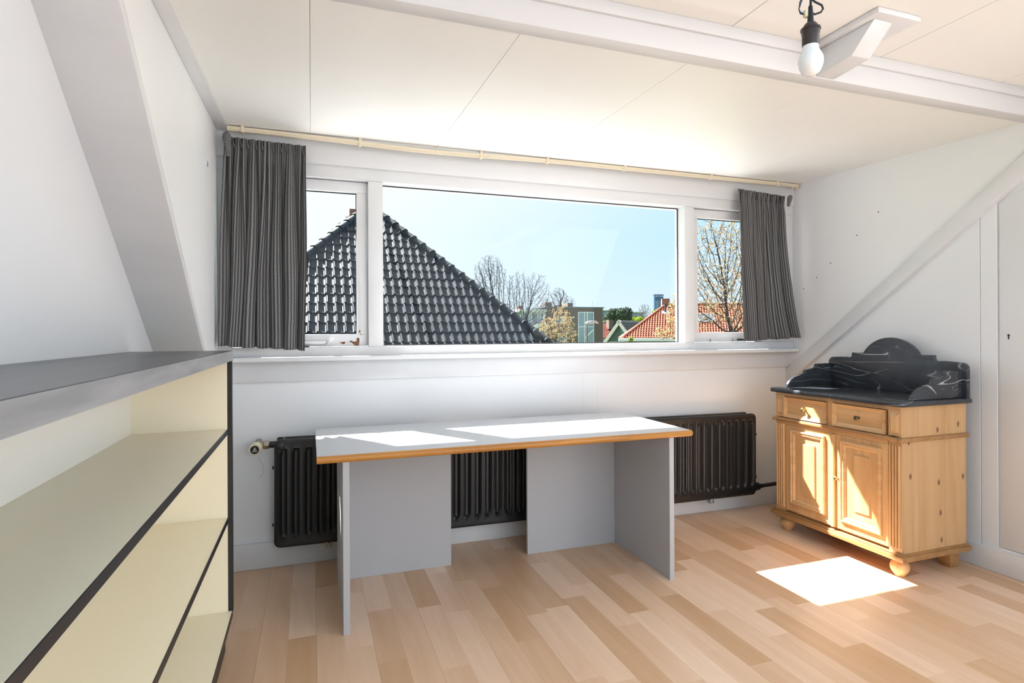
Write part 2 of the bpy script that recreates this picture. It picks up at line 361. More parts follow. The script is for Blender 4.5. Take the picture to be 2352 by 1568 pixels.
# unseen rear wall and roof light, added to fill the room with daylight
struct(MB().box(-.9, 3.6, YB-.15, YB, -.2, 2.6).build('fill_wall_back', mat('rear_fill_paint', (.27, .31, .36), .6)), 'unseen blue-grey rear wall added to bounce daylight forward', 'wall')
rw = struct(thing('window_4', 'unseen roof light added over the rear for fill daylight', 'window', (1.35, (YB+YC)/2, 2.5)))
for a_ in (-.635, 1.0, 2.6): MB().box(a_, a_+.04, YB, YC, 2.47, 2.54).build('glazing_bar', TRIM, rw)
for a_ in (-.6, 1.04, 2.64): MB().box(a_, a_+(1.6 if a_ < 2 else .6), YB, YC, 2.505, 2.511).build('pane', GLASS, rw)

# cross beam between the two ceilings
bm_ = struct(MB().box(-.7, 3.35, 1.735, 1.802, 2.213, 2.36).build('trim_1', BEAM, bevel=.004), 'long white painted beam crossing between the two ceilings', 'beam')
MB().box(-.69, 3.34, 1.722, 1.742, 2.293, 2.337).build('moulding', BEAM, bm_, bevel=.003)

# window wall (below, beside, above)
wl = struct(MB().box(-.9, 3.6, YW+.004, 3.42, -.2, 1.09).build('wall_window', WALL), 'white wall below the dormer window', 'wall')
for a, b in ((-.75, 1.612), (1.612, 3.45)): MB().box(a+.0004, b-.0004, YW, YW+.006, 0, 1.09).build('panel', WALL, wl)
# repaired patch in the wall panel
MB().box(1.718, 1.810, YW-.0012, YW+.004, .752, .98).build('patch', WALL, wl)
MB().box(XL-.2, XR+.2, 3.262, YW+.02, .966, 1.078).build('apron', TRIM, wl, bevel=.003)
# board above the window and the rebate line
MB().box(XL-.02, XR+.02, 3.213, 3.42, 2.118, 2.30).build('head_board', TRIM, wl, bevel=.003)
struct(MB().box(XL-.25, XR+.1, 3.253, YW+.02, 0, .131).build('baseboard_window', TRIM, bevel=.004), 'low white baseboard under the radiator', 'baseboard')
sill = struct(MB().box(XL-.0, XR-.002, 3.168, 3.30, 1.076, 1.1005).build('trim_2', TRIM, bevel=.006, segs=3), 'white painted window sill board with rounded nose', 'sill')

# right side: cheek, rafter, wall below, closet door, baseboard
struct(MB().prism([(3.30,.93),(3.30,2.42),(1.4,2.42),(1.4,2.29)], 0, XR, XR+.12).build('wall_cheek_right', CHEEK), 'white triangular dormer cheek wall on the right', 'wall')
hr = .105
rf = struct(MB().hexa([(XR-.015,3.35,zrr(3.35)),(XRW+.1,3.35,zrr(3.35)-.012),(XRW+.1,.9,zrr(.9)-.012),(XR-.015,.9,zrr(.9)),
                       (XR-.015,3.35,zrr(3.35)+hr),(XRW+.1,3.35,zrr(3.35)+hr),(XRW+.1,.9,zrr(.9)+hr),(XR-.015,.9,zrr(.9)+hr)]).build('trim_3', TRIM, bevel=.006), 'white painted sloping rafter above the marble topped washstand', 'rafter')
wr = struct(MB().prism([(3.4,-.2),(3.4,.95),(1.2,2.6),(YB,2.6),(YB,-.2)], 0, XRW+.003, XRW+.16).build('wall_right', WALL), 'white wall of flush boards under the right rafter', 'wall')
# wall boards left of the door (vertical joints at Y=2.01 and 1.93)
def slope_poly(y0, y1, z0, d=.0): return [(y0, z0), (y1, z0), (y1, zrr(y1)+.05), (y0, zrr(y0)+.05)]
for y0, y1 in ((2.016, 3.28), (1.937, 2.014)): MB().prism(slope_poly(y0, y1, 0), 0, XRW-.006, XRW+.006).build('board', WALL, wr, bevel=.0015, segs=1)
MB().prism([(.3,0),(1.9355,0),(1.9355,.128),(.3,.128)], 0, XRW-.006, XRW+.006).build('board', WALL, wr)
dr = struct(MB().prism([(1.0,.133),(1.9265,.133),(1.9265,zrr(1.9265)-.018),(1.0,2.30)], 0, XRW-.007, XRW+.008).build('door_1', WALL, bevel=.004), 'flush white closet door with small keyhole under the rafter', 'door')
k_ = MB().lathe([(.0, 0),(.0055, 0),(.0055,.0015),(0,.0015)], (XRW-.0078, 1.886, 1.196), (-1,0,0), 12, False); k_.box(XRW-.0092, XRW-.0075, 1.8835, 1.8885, 1.176, 1.194)
k_.build('keyhole', BLACK, dr)
struct(MB().box(XRW-.02, XRW+.01, .3, 3.26, 0, .118).build('baseboard_right', TRIM, bevel=.004), 'white baseboard running behind the washstand', 'baseboard')
for (y, z, w_) in ((2.564,1.94,'highest'),(2.712,1.824,'second highest'),(2.906,1.671,'middle'),(3.018,1.586,'second lowest'),(3.129,1.517,'lowest')):
    tag(MB().lathe([(.0,0),(.0035,0),(.003,.004),(0,.0045)], (XR+.0005, y, z), (-1,0,0), 8, False).build('nail', BROWNB), w_ + ' tiny dark nail head in the right dormer cheek wall', 'nail', 'nails in the right cheek wall')

# left side
struct(MB().prism([(3.35,zrl(3.35)+.043),(3.35,2.42),(1.2,2.42),(1.2,zrl(1.2)+.043)], 0, XL-.12, XL).build('wall_cheek_left', CHEEK), 'white dormer cheek wall beside the left curtain', 'wall')
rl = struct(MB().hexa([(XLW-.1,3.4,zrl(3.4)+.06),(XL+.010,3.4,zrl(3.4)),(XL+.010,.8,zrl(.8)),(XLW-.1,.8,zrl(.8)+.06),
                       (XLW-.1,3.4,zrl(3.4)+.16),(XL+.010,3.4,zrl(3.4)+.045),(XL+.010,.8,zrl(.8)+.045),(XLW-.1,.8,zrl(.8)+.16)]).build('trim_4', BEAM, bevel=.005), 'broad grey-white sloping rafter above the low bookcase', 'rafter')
struct(MB().box(XLW-.15, XLW, YB, 3.4, -.2, 2.6).build('wall_left', WALL), 'glossy white wall behind the low bookcase', 'wall')
struct(MB().hexa([(XL,1.8,zc(1.8)-.012),(-.392,1.8,zc(1.8)-.012),(-.392,3.20,zc(3.2)-.012),(XL,3.20,zc(3.2)-.012),
                  (XL,1.8,zc(1.8)+.005),(-.392,1.8,zc(1.8)+.005),(-.392,3.20,zc(3.2)+.005),(XL,3.20,zc(3.2)+.005)]).build('trim_5', TRIM, bevel=.003), 'narrow white strip along the left ceiling edge', 'trim')
hk = at(459, 376, 3.0); hk = Vector((XL, 2.93, 1.22 + (hk.z-1.22)*.98))
m_ = MB().box(XL-.001, XL+.003, 2.92, 2.94, hk.z-.012, hk.z+.012); m_.tube([(XL+.002,2.93,hk.z+.004),(XL+.018,2.93,hk.z+.002),(XL+.02,2.93,hk.z+.012)], .0018, 6)
tag(m_.build('wall_hook', STEEL, smooth=True), 'small metal hook on the left dormer cheek wall', 'hook')

# dormer roof overhang outside
struct(MB().box(-1.0, 3.8, 3.36, 3.62, 2.20, 2.46).build('roof_overhang', OUTW), 'dormer roof overhang outside the window', 'roof')

# unseen pale zinc slope below the sill, added to bounce sun to the ceiling
struct(MB().prism([(3.42,1.02),(5.6,1.02-2.18*.72),(5.6,.9-2.18*.72),(3.42,.8)], 0, -1.6, 4.4).build('bounce_apron', mat('bounce_zinc_pale', (.58,.59,.60), .6, .3, var=.1, vscale=2)), 'unseen pale zinc slope added outside to bounce sun indoors', 'roof')

# ================================================================ WINDOWS
def rect_frame(m, x0, x1, z0, z1, l, r, b, t, y0, y1):
    m.box(x0, x1, y0, y1, z0, z0+b); m.box(x0, x1, y0, y1, z1-t, z1)
    m.box(x0, x0+l, y0, y1, z0+b, z1-t); m.box(x1-r, x1, y0, y1, z0+b, z1-t)
ZB, ZT = 1.149, 2.052
fr = MB(); fr.box(XL-.02, XR+.02, YF, 3.37, 1.09, ZB); fr.box(XL-.02, XR+.02, YF, 3.37, ZT, 2.125)
for a, b in ((XL-.02, -.385), (.296, .375), (2.338, 2.414), (2.98, XR+.02)): fr.box(a, b, YF+.0005, 3.335, ZB, ZT)  # right jamb widened behind the curtain to block sun on the cheek
wframe = struct(fr.build('trim_6', TRIM, bevel=.003), 'white timber frame of the three-light dormer window', 'window frame')

def pane_obj(parent, x0, x1, z0, z1, y):
    return MB().box(x0, x1, y, y+.004, z0, z1).build('pane', GLASS, parent)
# fixed centre light
w2 = struct(thing('window_2', 'large fixed centre pane of the dormer window', 'window', (1.356, 3.30, ZB)))
pane_obj(w2, .372, 2.341, ZB-.002, ZT+.002, 3.306)
m_ = MB(); rect_frame(m_, .3765, 2.3365, ZB+.001, ZT-.001, .004, .004, .006, .005, 3.298, 3.305); m_.build('gasket', BLACK, w2)
# side casements
def casement(n, x0, x1, label):
    w_ = struct(thing('window_%d' % n, label, 'window', ((x0+x1)/2, 3.29, ZB)))
    m = MB(); rect_frame(m, x0+.003, x1-.003, ZB+.003, ZT-.003, .052, .056, .064, .058, 3.262, 3.315)
    s = m.build('sash', TRIM, w_, bevel=.003)
    pane_obj(w_, x0+.05, x1-.05, ZB+.06, ZT-.055, 3.292)
    m = MB(); rect_frame(m, x0+.0552, x1-.0592, ZB+.0672, ZT-.0612, .003, .003, .0015, .005, 3.286, 3.291); m.build('gasket', BLACK, w_)
    return w_, s
w1, s1 = casement(1, -.382, .296, 'left casement of the dormer window with flaking paint')
w3, s3 = casement(3, 2.414, 2.98, 'right casement of the dormer window half behind the curtain')
# flaked paint
def chip(pts, y=3.2612):
    c = MB(); n = len(pts); c.add([(p[0], y, p[1]) for p in pts] + [(p[0], y+.003, p[1]) for p in pts], [tuple(range(n)), tuple(range(n, 2*n))[::-1]] + [(i, (i+1) % n, n+(i+1) % n, n+i) for i in range(n)])
    c.build('bare_patch', CHIP, s1)
def q(zx, zy):  # spots read on the sash face
    p = at(680+zx*240/2352, 720+zy*140/1372, 3.262); return (p.x, p.z)
chip([q(985,655),(q(1030,640)),(q(1095,628)),(q(1110,650)),(q(1095,680)),(q(1050,688))])
chip([q(1190,632),q(1240,600),q(1275,625),q(1330,630),q(1375,610),q(1350,570),q(1400,535),q(1428,560),q(1425,660),q(1410,725),q(1350,725),q(1290,690),q(1255,650),q(1210,640)])
chip([q(1410,405),q(1425,360),q(1450,380),q(1450,415),q(1415,435)])
chip([q(1455,430),q(1463,440),q(1460,495),q(1452,490)])
# casement stay on the left light
stay = thing('casement_stay', 'white casement stay with a steel handle on left casement', 'window stay', (.05, 3.245, 1.155))
a = at(690, 785, 3.24); b = at(749, 785, 3.24); c = at(767, 776, 3.24)
MB().box(-.12, b.x, 3.236, 3.246, b.z-.011, b.z+.005).build('bar', TRIM, stay, bevel=.002)
MB().hexa([(b.x-.004,3.226,b.z-.013),(b.x+.008,3.226,b.z-.016),(b.x+.008,3.244,b.z-.016),(b.x-.004,3.244,b.z-.013),
           (c.x-.022,3.226,c.z-.002),(c.x,3.226,c.z),(c.x,3.244,c.z),(c.x-.022,3.244,c.z-.002)]).build('handle', STEEL, stay, bevel=.002)
MB().box(b.x-.11, b.x-.085, 3.225, 3.26, 1.1495, 1.155).build('peg', BLACK, stay)
st2 = thing('casement_stay', 'casement stay with black peg below the right curtain', 'window stay', (2.75, 3.245, 1.15))
p = at(1705, 779, 3.24); MB().box(p.x-.035, p.x+.02, 3.228, 3.25, p.z-.006, p.z+.004).build('peg', BLACK, st2)
MB().box(p.x+.0, p.x+.30, 3.236, 3.248, p.z-.001, p.z+.012).build('bar', TRIM, st2, bevel=.002)
MB().lathe([(0,0),(.007,0),(.007,.006),(0,.006)], (p.x+.02, 3.23, p.z-.004), (0,-1,0), 12, False).build('eyelet', TRIM, st2)
for px, w_ in ((1632, 'mullion'), (1684, 'curtain')):
    p = at(px, 780, 3.255); tag(MB().box(p.x-.0025, p.x+.0025, 3.250, 3.262, ZB+.002, ZB+.024).build('sash_pin', LEAD, bevel=.001), 'small metal pin at the foot of right casement nearer the ' + w_, 'pin', 'sash pins')

# ================================================================ CURTAINS
def curtain(name, label, xt, xb, zt, zb, Y, seed, folds, loose=0.0, cat='curtain'):
    rng = random.Random(seed); NU, NV = 340, 56
    root = thing(name, label, cat, ((xb[0]+xb[1])/2, Y, min(zb)))
    off = root_loc(root)
    # uneven fold positions, a fine set (heading) and a broad set (hem)
    def folds_phase(n):
        ks = [0.0]
        for i in range(n): ks.append(ks[-1] + rng.uniform(.6, 1.5))
        return [k/ks[-1] for k in ks]
    fine, broad = folds_phase(folds), folds_phase(max(5, int(folds*.55)))
    ampb = [rng.uniform(.55, 1.15) for _ in range(40)]; ampf = [rng.uniform(.6, 1.2) for _ in range(40)]
    def wave(ks, amps, u):
        for i in range(len(ks)-1):
            if u <= ks[i+1] or i == len(ks)-2:
                t = (u-ks[i])/(ks[i+1]-ks[i]); c_ = -math.cos(2*PI*t); return amps[i]*(abs(c_)**.75*(1 if c_ > 0 else -1)), amps[i]*math.sin(2*PI*t)
    V = []; UV = []
    for j in range(NV+1):
        v = j/NV; vv = v**1.25
        x0 = xt[0] + (xb[0]-xt[0])*vv; x1 = xt[1] + (xb[1]-xt[1])*(vv if not loose else v**3)
        h = math.exp(-((v-.065)/.035)**2)        # pinched tape line
        for i in range(NU+1):
            u = i/NU
            f, fx = wave(fine, ampf, u); g, gx = wave(broad, ampb, u)
            k = min(1, v*1.6)
            y = (f*.021*(1-k*.6) + g*.030*k) * (1-.45*h)
            if v < .06: y += f*.007*(1-v/.06)
            x = x0 + (x1-x0)*u + fx*.004*(1-k) + gx*.016*k
            x += .006*math.sin(5*v+u*9+seed)*k
            zt_ = zt[0] + (zt[1]-zt[0])*u; zb_ = zb[0] + (zb[1]-zb[0])*u
            z = zt_ + (zb_-zt_)*v
            if v == 0: z += .006*f
            if v > .97: z += .004*g
            yy = Y + y - .012*k
            V.append(Vector((x, yy, z)) - off); UV.append((u*1.15, v))
    F = [(j*(NU+1)+i, j*(NU+1)+i+1, (j+1)*(NU+1)+i+1, (j+1)*(NU+1)+i) for j in range(NV) for i in range(NU)]
    me = bpy.data.meshes.new('cloth'); me.from_pydata(V, [], F); uvl = me.uv_layers.new(name='UVMap')
    uvl.data.foreach_set('uv', [c for l in me.loops for c in UV[l.vertex_index]])
    me.polygons.foreach_set('use_smooth', [True]*len(me.polygons)); me.materials.append(CLOTH)
    o = bpy.data.objects.new('cloth', me); COL.objects.link(o); o.parent = root
    sd = o.modifiers.new('thickness', 'SOLIDIFY'); sd.thickness = .0016
    # gathering tape loops on the heading
    for i in range(len(fine)-1):
        u = (fine[i]+fine[i+1])/2
        if rng.random() < .75:
            x = xt[0] + (xt[1]-xt[0])*u; z = zt[0] + (zt[1]-zt[0])*u
            MB().tube([(x-.004, Y+.012, z-.004), (x-.003, Y-.021, z-.012), (x, Y-.024, z-.035), (x+.004, Y-.020, z-.05), (x+.006, Y+.0, z-.052)], .0028, 6).build('gather_loop', CLOTH_L, root, smooth=True)
    return root
CLOTH_L = mat('curtain_loop', (.17, .168, .165), .85, .2, var=.4, vscale=160)
c1 = curtain('curtain', 'dark grey striped curtain gathered beside the left cheek wall', (-.402, -.022), (-.436, -.026), (2.200, 2.190), (1.164, 1.136), 3.165, 3, 12)
# loose corner of the heading flopped over, outside edge of the left curtain
m_ = MB(); m_.lathe([(.004,0),(.016,.01),(.021,.03),(.017,.055),(.012,.085),(.009,.12)], (-.385, 3.10, 2.205), (.05,0,-1), 14); m_.build('heading_end', CLOTH_L, c1, smooth=True)
c2 = curtain('curtain', 'dark grey striped curtain hanging at the right end of window', (2.712, 3.095), (2.722, 3.205), (2.180, 2.158), (1.156, 1.178), 3.155, 8, 9, loose=1)
m_ = MB(); m_.lathe([(.003,0),(.012,.006),(.017,.02),(.014,.045),(.008,.08)], (3.108, 3.10, 2.155), (-.25,0,-1), 14); m_.build('heading_end', CLOTH_L, c2, smooth=True)

# rail
crl = thing('curtain_rail', 'cream plastic curtain rail along the ceiling above the window', 'curtain rail', (1.4, 3.165, 2.21))
def zrail(x): return zc(3.165) - .019 - .016*math.exp(-((x-.62)/.5)**2)
xs = [-.39 + i*(3.24+.39)/40 for i in range(41)]
m_ = MB()
for a, b in zip(xs[:-1], xs[1:]):
    for (y0, y1, d0, d1) in ((3.158, 3.172, .012, .019), (3.154, 3.176, -.002, .012)):
        m_.hexa([(a,y0,zrail(a)-.0+(-d1+.012)),(b,y0,zrail(b)+(-d1+.012)),(b,y1,zrail(b)+(-d1+.012)),(a,y1,zrail(a)+(-d1+.012)),
                 (a,y0,zrail(a)+(-d0+.012)),(b,y0,zrail(b)+(-d0+.012)),(b,y1,zrail(b)+(-d0+.012)),(a,y1,zrail(a)+(-d0+.012))])
m_.build('track', RAIL, crl)
for x in (-.32, .25, .92, 1.33, 1.85, 2.5, 3.05): MB().box(x-.008, x+.008, 3.150, 3.180, zrail(x)-.012, zc(3.165)+.002).build('clip', RAIL, crl, bevel=.001)
for x in (3.19, 3.225): MB().box(x-.003, x+.003, 3.16, 3.17, zrail(x)-.026, zrail(x)-.004).build('glider', RAIL, crl)

# ================================================================ RADIATOR
RX0, RX1, RZ0, RZ1, RY = -.183, 2.853, .122, .672, 3.148
rad = thing('radiator', 'long black fluted panel radiator on the wall under the window', 'radiator', (1.335, 3.2, .122))
def flute_panel(y, front):
    W_ = RX1-RX0; H_ = RZ1-RZ0; pitch = (W_-.03)/50; nx = 500; rc = .032
    zs = [RZ0+rc*(1-math.cos(PI/2*t/6)) for t in range(7)] + [RZ0+rc+(H_-2*rc)*t/40 for t in range(1, 40)] + [RZ1-rc*(1-math.cos(PI/2*t/6)) for t in range(6, -1, -1)]
    nz = len(zs)-1; V = []; F = []
    for j, z in enumerate(zs):
        e = min(z-RZ0, RZ1-z); c = rc-math.sqrt(max(0, rc*rc-(rc-e)**2)) if e < rc else 0
        for i in range(nx+1):
            x = RX0 + W_*i/nx; x = min(max(x, RX0+c), RX1-c)
            t = (x-RX0-.015)/pitch; u = (t-math.floor(t)-.5)*pitch
            zl, zh = RZ0+.075, RZ1-.062
            dz = max(0, zl-z, z-zh); d = math.hypot(u, dz); inset = 0
            if 0 <= t <= 50: inset = .011*max(0, min(1, (.0155-d)/.008)) - .0035*math.exp(-((d-.0195)/.004)**2)
            ex = min(x-RX0-c, RX1-c-x, e)
            V.append(Vector((x, y + front*(inset + max(0, .010-ex)*.9), z)))
            if j < nz and i < nx: a = j*(nx+1)+i; F.append((a, a+1, a+nx+2, a+nx+1))
    m = MB(); m.add(V, F); n = nx+1
    loop = list(range(n)) + [j*n+nx for j in range(1, nz+1)] + [nz*n+i for i in range(nx-1, -1, -1)] + [j*n for j in range(nz-1, 0, -1)]
    o = len(m.v); L = len(loop); m.v += [Vector((V[k].x, y+front*.024, V[k].z)) for k in loop]
    for k in range(L): m.f.append((loop[k], o+k, o+(k+1) % L, loop[(k+1) % L]))
    m.f.append(tuple(range(o, o+L)))
    return m
flute_panel(RY, 1).build('front_panel', RAD, rad, smooth=True)
MB().box(RX0+.01, RX1-.035, 3.205, 3.228, RZ0, RZ1+.004).build('back_panel', RAD, rad, bevel=.008)
for x in (.1, 1.335, 2.5): MB().box(x-.02, x+.02, 3.17, 3.206, RZ0+.02, RZ1-.03).build('spacer', RAD, rad)
# corner boss, tail pipe, nut, valve, thermostat head
MB().tube([(-.02,3.175,.64),(-.10,3.178,.642),(-.17,3.182,.645),(-.205,3.185,.645)], [.018,.022,.0175,.0165], 16).build('tail_pipe', RAD, rad, smooth=True)
MB().lathe([(.019,0),(.024,.004),(.022,.012),(.014,.017)], (-.150, 3.160, .640), (.1,-1,.15), 18).build('corner_boss', RAD, rad, smooth=True)
nut = MB().lathe([(.019,0),(.0225,.003),(.0225,.026),(.019,.029)], (-.208, 3.185, .645), (-1,0,0), 6).build('union_nut', NICKEL, rad, bevel=.001)
MB().tube([(-.232,3.185,.645),(-.262,3.185,.645)], .0145, 14).build('valve_body', NICKEL, rad, smooth=True)
MB().tube([(-.262,3.262,.652),(-.262,3.185,.645),(-.266,3.155,.640)], [.016,.0165,.017], 14).build('valve_stem', NICKEL, rad, smooth=True)
th = MB().lathe([(.020,0),(.0285,.006),(.030,.018),(.030,.052),(.0275,.062),(.0,.0625)], (-.266, 3.165, .640), (-.05,-1,-.03), 28, False).build('thermostat_head', IVORY, rad, smooth=True)
hc = Vector((-.2693, 3.1015, .6381))
MB().lathe([(.0,0),(.0205,0),(.0205,.0016),(0,.0018)], hc, (-.05,-1,-.03), 28, False).build('cap_disc', BLACK, th, smooth=True)
m_ = MB(); yy = 3.0988
m_.prism([(hc.x-.0072, hc.z+.0005),(hc.x+.0072, hc.z+.0005),(hc.x, hc.z+.0135)], 1, yy-.0004, yy+.0003); m_.box(hc.x-.0095, hc.x+.0095, yy-.0004, yy+.0003, hc.z-.0045, hc.z-.0022); m_.box(hc.x-.0125, hc.x+.0125, yy-.0004, yy+.0003, hc.z-.0085, hc.z-.006)
m_.build('cap_emblem', STEEL, th)
for k in range(6):
    a = PI/2 + k*PI/3; MB().box(hc.x+.0248*math.cos(a)-.0012, hc.x+.0248*math.cos(a)+.0012, 3.1022, 3.104, hc.z+.0248*math.sin(a)-.0012, hc.z+.0248*math.sin(a)+.0012).build('scale_mark', BLACK, th)
MB().lathe([(.008,0),(.008,.006),(.0055,.007),(.0055,.024)], (-.137, 3.18, .658), (0,0,1), 12).build('bleed_valve', NICKEL, rad, smooth=True)
MB().tube([(-.131,3.176,.672),(-.115,3.17,.673)], .0015, 6).build('bleed_pin', NICKEL, rad)
# return pipe on the right
MB().lathe([(.019,0),(.019,.02),(.026,.022),(.026,.045),(.016,.05),(.016,.07)], (2.83, 3.16, .175), (1,0,0), 16).build('lockshield_valve', RAD, rad, smooth=True)
MB().tube([(2.88,3.16,.175),(3.05,3.17,.177),(3.24,3.18,.18)], .0135, 14).build('return_pipe', RAD, rad, smooth=True)
MB().box(2.81, 2.85, 3.138, 3.155, .150, .185).build('pipe_boss', RAD, rad, bevel=.006)
for x in (RX0-.002, RX1+.002):
    for z in (.24, .53): MB().lathe([(.008,0),(.010,.003),(.006,.008)], (x, 3.165, z), (-1 if x < 0 else 1,0,0), 10).build('plug', RAD, rad, smooth=True)
m_ = MB(); p0 = at(1697, 1127, RY)
for k in range(5): m_.box(p0.x+k*.0135, p0.x+k*.0135+.0095, RY-.0022, RY+.004, p0.z-.007, p0.z+.007)
m_.build('maker_plate', RAD, rad)
for x, col in ((.085, NICKEL), (2.50, LEAD)):
    m = MB().box(x-.02, x-.008, 3.15, 3.19, RZ0-.028, RZ0+.004); m.box(x+.004, x+.016, 3.15, 3.19, RZ0-.028, RZ0+.004); m.box(x-.02, x+.016, 3.16, 3.19, RZ0-.010, RZ0-.004); m.build('bracket', col, rad)
rad.rotation_euler = (0, math.radians(.35), 0)
# hairline cable on the wall
p0, p1, p2, p3 = at(592, 1050, 3.276), at(605, 1070, 3.276), at(606, 1085, 3.276), at(596, 1098, 3.276)
tag(MB().tube([p0, p1, p2, p3], .0008, 5).build('loose_thread', LEAD), 'thin loose thread hanging on the wall below the radiator valve', 'thread')

# ================================================================ DESK
DX0, DX1, DY0, DY1, DZ = .018, 1.785, 2.402, 3.122, .731
desk = thing('desk', 'long grey laminate desk with orange wooden front edge', 'desk', (.9, 2.75, 0))
def rrect(x0, x1, y0, y1, r):
    pts = [(x0, y0)]
    for k in range(7): a = -PI/2 + k*PI/12; pts.append((x1-r+r*math.cos(a), y0+r+r*math.sin(a)))
    pts += [(x1, y1), (x0, y1)]; return pts
MB().prism(rrect(DX0, DX1, DY0+.014, DY1, .012), 2, DZ-.030, DZ).build('desktop', DESK, desk, bevel=.0006, segs=1)
# front lipping, rounded profile, turning the right corner
prof = []
for k in range(9): a = -PI/2 + k*PI/8; prof.append((.014*math.cos(a), .0151*math.sin(a)))
path = [((DX0, DY0+.014), (0,-1))]
for k in range(7):
    a = -PI/2 + k*PI/12; path.append(((DX1-.012+.012*math.cos(a), DY0+.026+.012*math.sin(a)), (math.cos(a), math.sin(a))))
path += [((DX1, DY0+.05), (1, 0))]
m_ = MB(); V = []; F = []; n = len(prof)
for (c, d) in path:
    for (r, h) in prof: V.append((c[0]+d[0]*r, c[1]+d[1]*r, DZ-.015+h))
for i in range(len(path)-1):
    for k in range(n-1): F.append((i*n+k, (i+1)*n+k, (i+1)*n+k+1, i*n+k+1))
    F.append((i*n+n-1, (i+1)*n+n-1, (i+1)*n, i*n))
F.append(tuple(range(n))); F.append(tuple(range((len(path)-1)*n, len(path)*n)))
m_.add(V, F); m_.build('edge_lipping', EDGEW, desk, smooth=True)
MB().box(DX1, DX1+.002, DY0+.05, DY1, DZ-.030, DZ-.0005).build('edge_band', EDGEW, desk)
for x0 in (.117, 1.660):
    MB().box(x0, x0+.0265, DY0+.018, 2.985, 0, DZ-.0301).build('side_panel', DESKL, desk, bevel=.0012, segs=1)
MB().box(.1436, .690, 2.966, 2.984, 0, DZ-.0302).build('back_panel', DESKL, desk, bevel=.001, segs=1)
MB().box(1.118, 1.6599, 2.966, 2.984, 0, DZ-.0302).build('back_panel', DESKL, desk, bevel=.001, segs=1)

# ================================================================ BOOKCASE
bc = thing('bookcase', 'long low cream bookcase with black edges and dark top', 'bookcase', (-.46, 1.4, 0))
BX0, BX1, BY0, BY1 = XLW+.004, -.305, .12, 2.46
MB().box(BX0, -.2875, BY0-.02, BY1+.002, 1.118, 1.1565).build('top', SHTOP, bc, bevel=.0015, segs=1)
MB().box(-.2874, -.2858, BY0-.02, BY1+.002, 1.118, 1.1555).build('top_edge', SHEDGE, bc)
MB().box(BX0, BX0+.008, BY0, BY1-.0205, .1395, 1.1178).build('back_board', mat('shelf_back_white', (.92, .91, .86), .45), bc)
MB().box(BX0+.0, BX1-.0, BY1-.02, BY1-.001, .1395, 1.1178).build('end_panel', CREAM, bc)
MB().box(BX0+.0, BX1-.0, BY0, BY0+.02, .1395, 1.1178).build('end_panel', CREAM, bc)
MB().box(BX1+.0002, -.288, BY1-.021, BY1, .158, 1.1178).build('front_post', BLACKP, bc, bevel=.0008, segs=1)
MB().box(BX1+.0002, -.288, BY0, BY0+.021, .158, 1.1178).build('front_post', BLACKP, bc, bevel=.0008, segs=1)
for z, xe in ((.856, BX1), (.518, BX1), (.160, -.290)):
    sh = MB().box(BX0+.0081, xe-.0012, BY0+.0202 if xe < -.3 else BY0, BY1-.0205, z-.021, z).build('shelf', CREAM, bc)
    MB().box(xe-.0011, xe+.0012, BY0+.0212, BY1-.0214, z-.021, z-.0004).build('shelf_edge', BLACKP, sh)
MB().box(BX0, -.318, BY0, BY1, 0, .1385).build('plinth', BLACKP, bc)

# ================================================================ WASHSTAND
ws = thing('washstand', 'antique pine washstand with black marble top and splashback', 'washstand', (2.95, 2.432, 0))
CY = 2.436; XF = 2.722; XBk = 3.185; HB = .402; ZS = .848
Y0, Y1 = CY-HB, CY+HB
# carcass sides in boards
bx = [XF+.004, 2.842, 3.027, XBk]
for a, b in zip(bx[:-1], bx[1:]):
    MB().box(a+.0006, b-.0006, Y0, Y0+.018, .125, ZS-.001).build('side_plank', PINEK, ws, bevel=.001, segs=1)
    MB().box(a+.0006, b-.0006, Y1-.018, Y1, .125, ZS-.001).build('side_plank', PINEK, ws, bevel=.001, segs=1)
MB().box(XBk-.012, XBk, Y0+.018, Y1-.018, .125, ZS-.001).build('back_panel', PINE, ws)
MB().box(XF+.02, XBk-.012, Y0+.0181, Y1-.0181, .126, .14).build('bottom_board', PINEH, ws)
# front frame: top rail, drawer rail, centre stile, bottom rail
MB().box(XF, XF+.02, Y0+.001, Y1-.001, .826, ZS-.001).build('top_rail', PINEH, ws, bevel=.001, segs=1)
MB().box(XF+.0005, XF+.02, 2.421, 2.461, .697, .8258).build('centre_stile', PINE, ws, bevel=.001, segs=1)
MB().box(XF+.0008, XF+.02, Y0+.07, Y1-.075, .655, .698).build('drawer_rail', PINEH, ws)
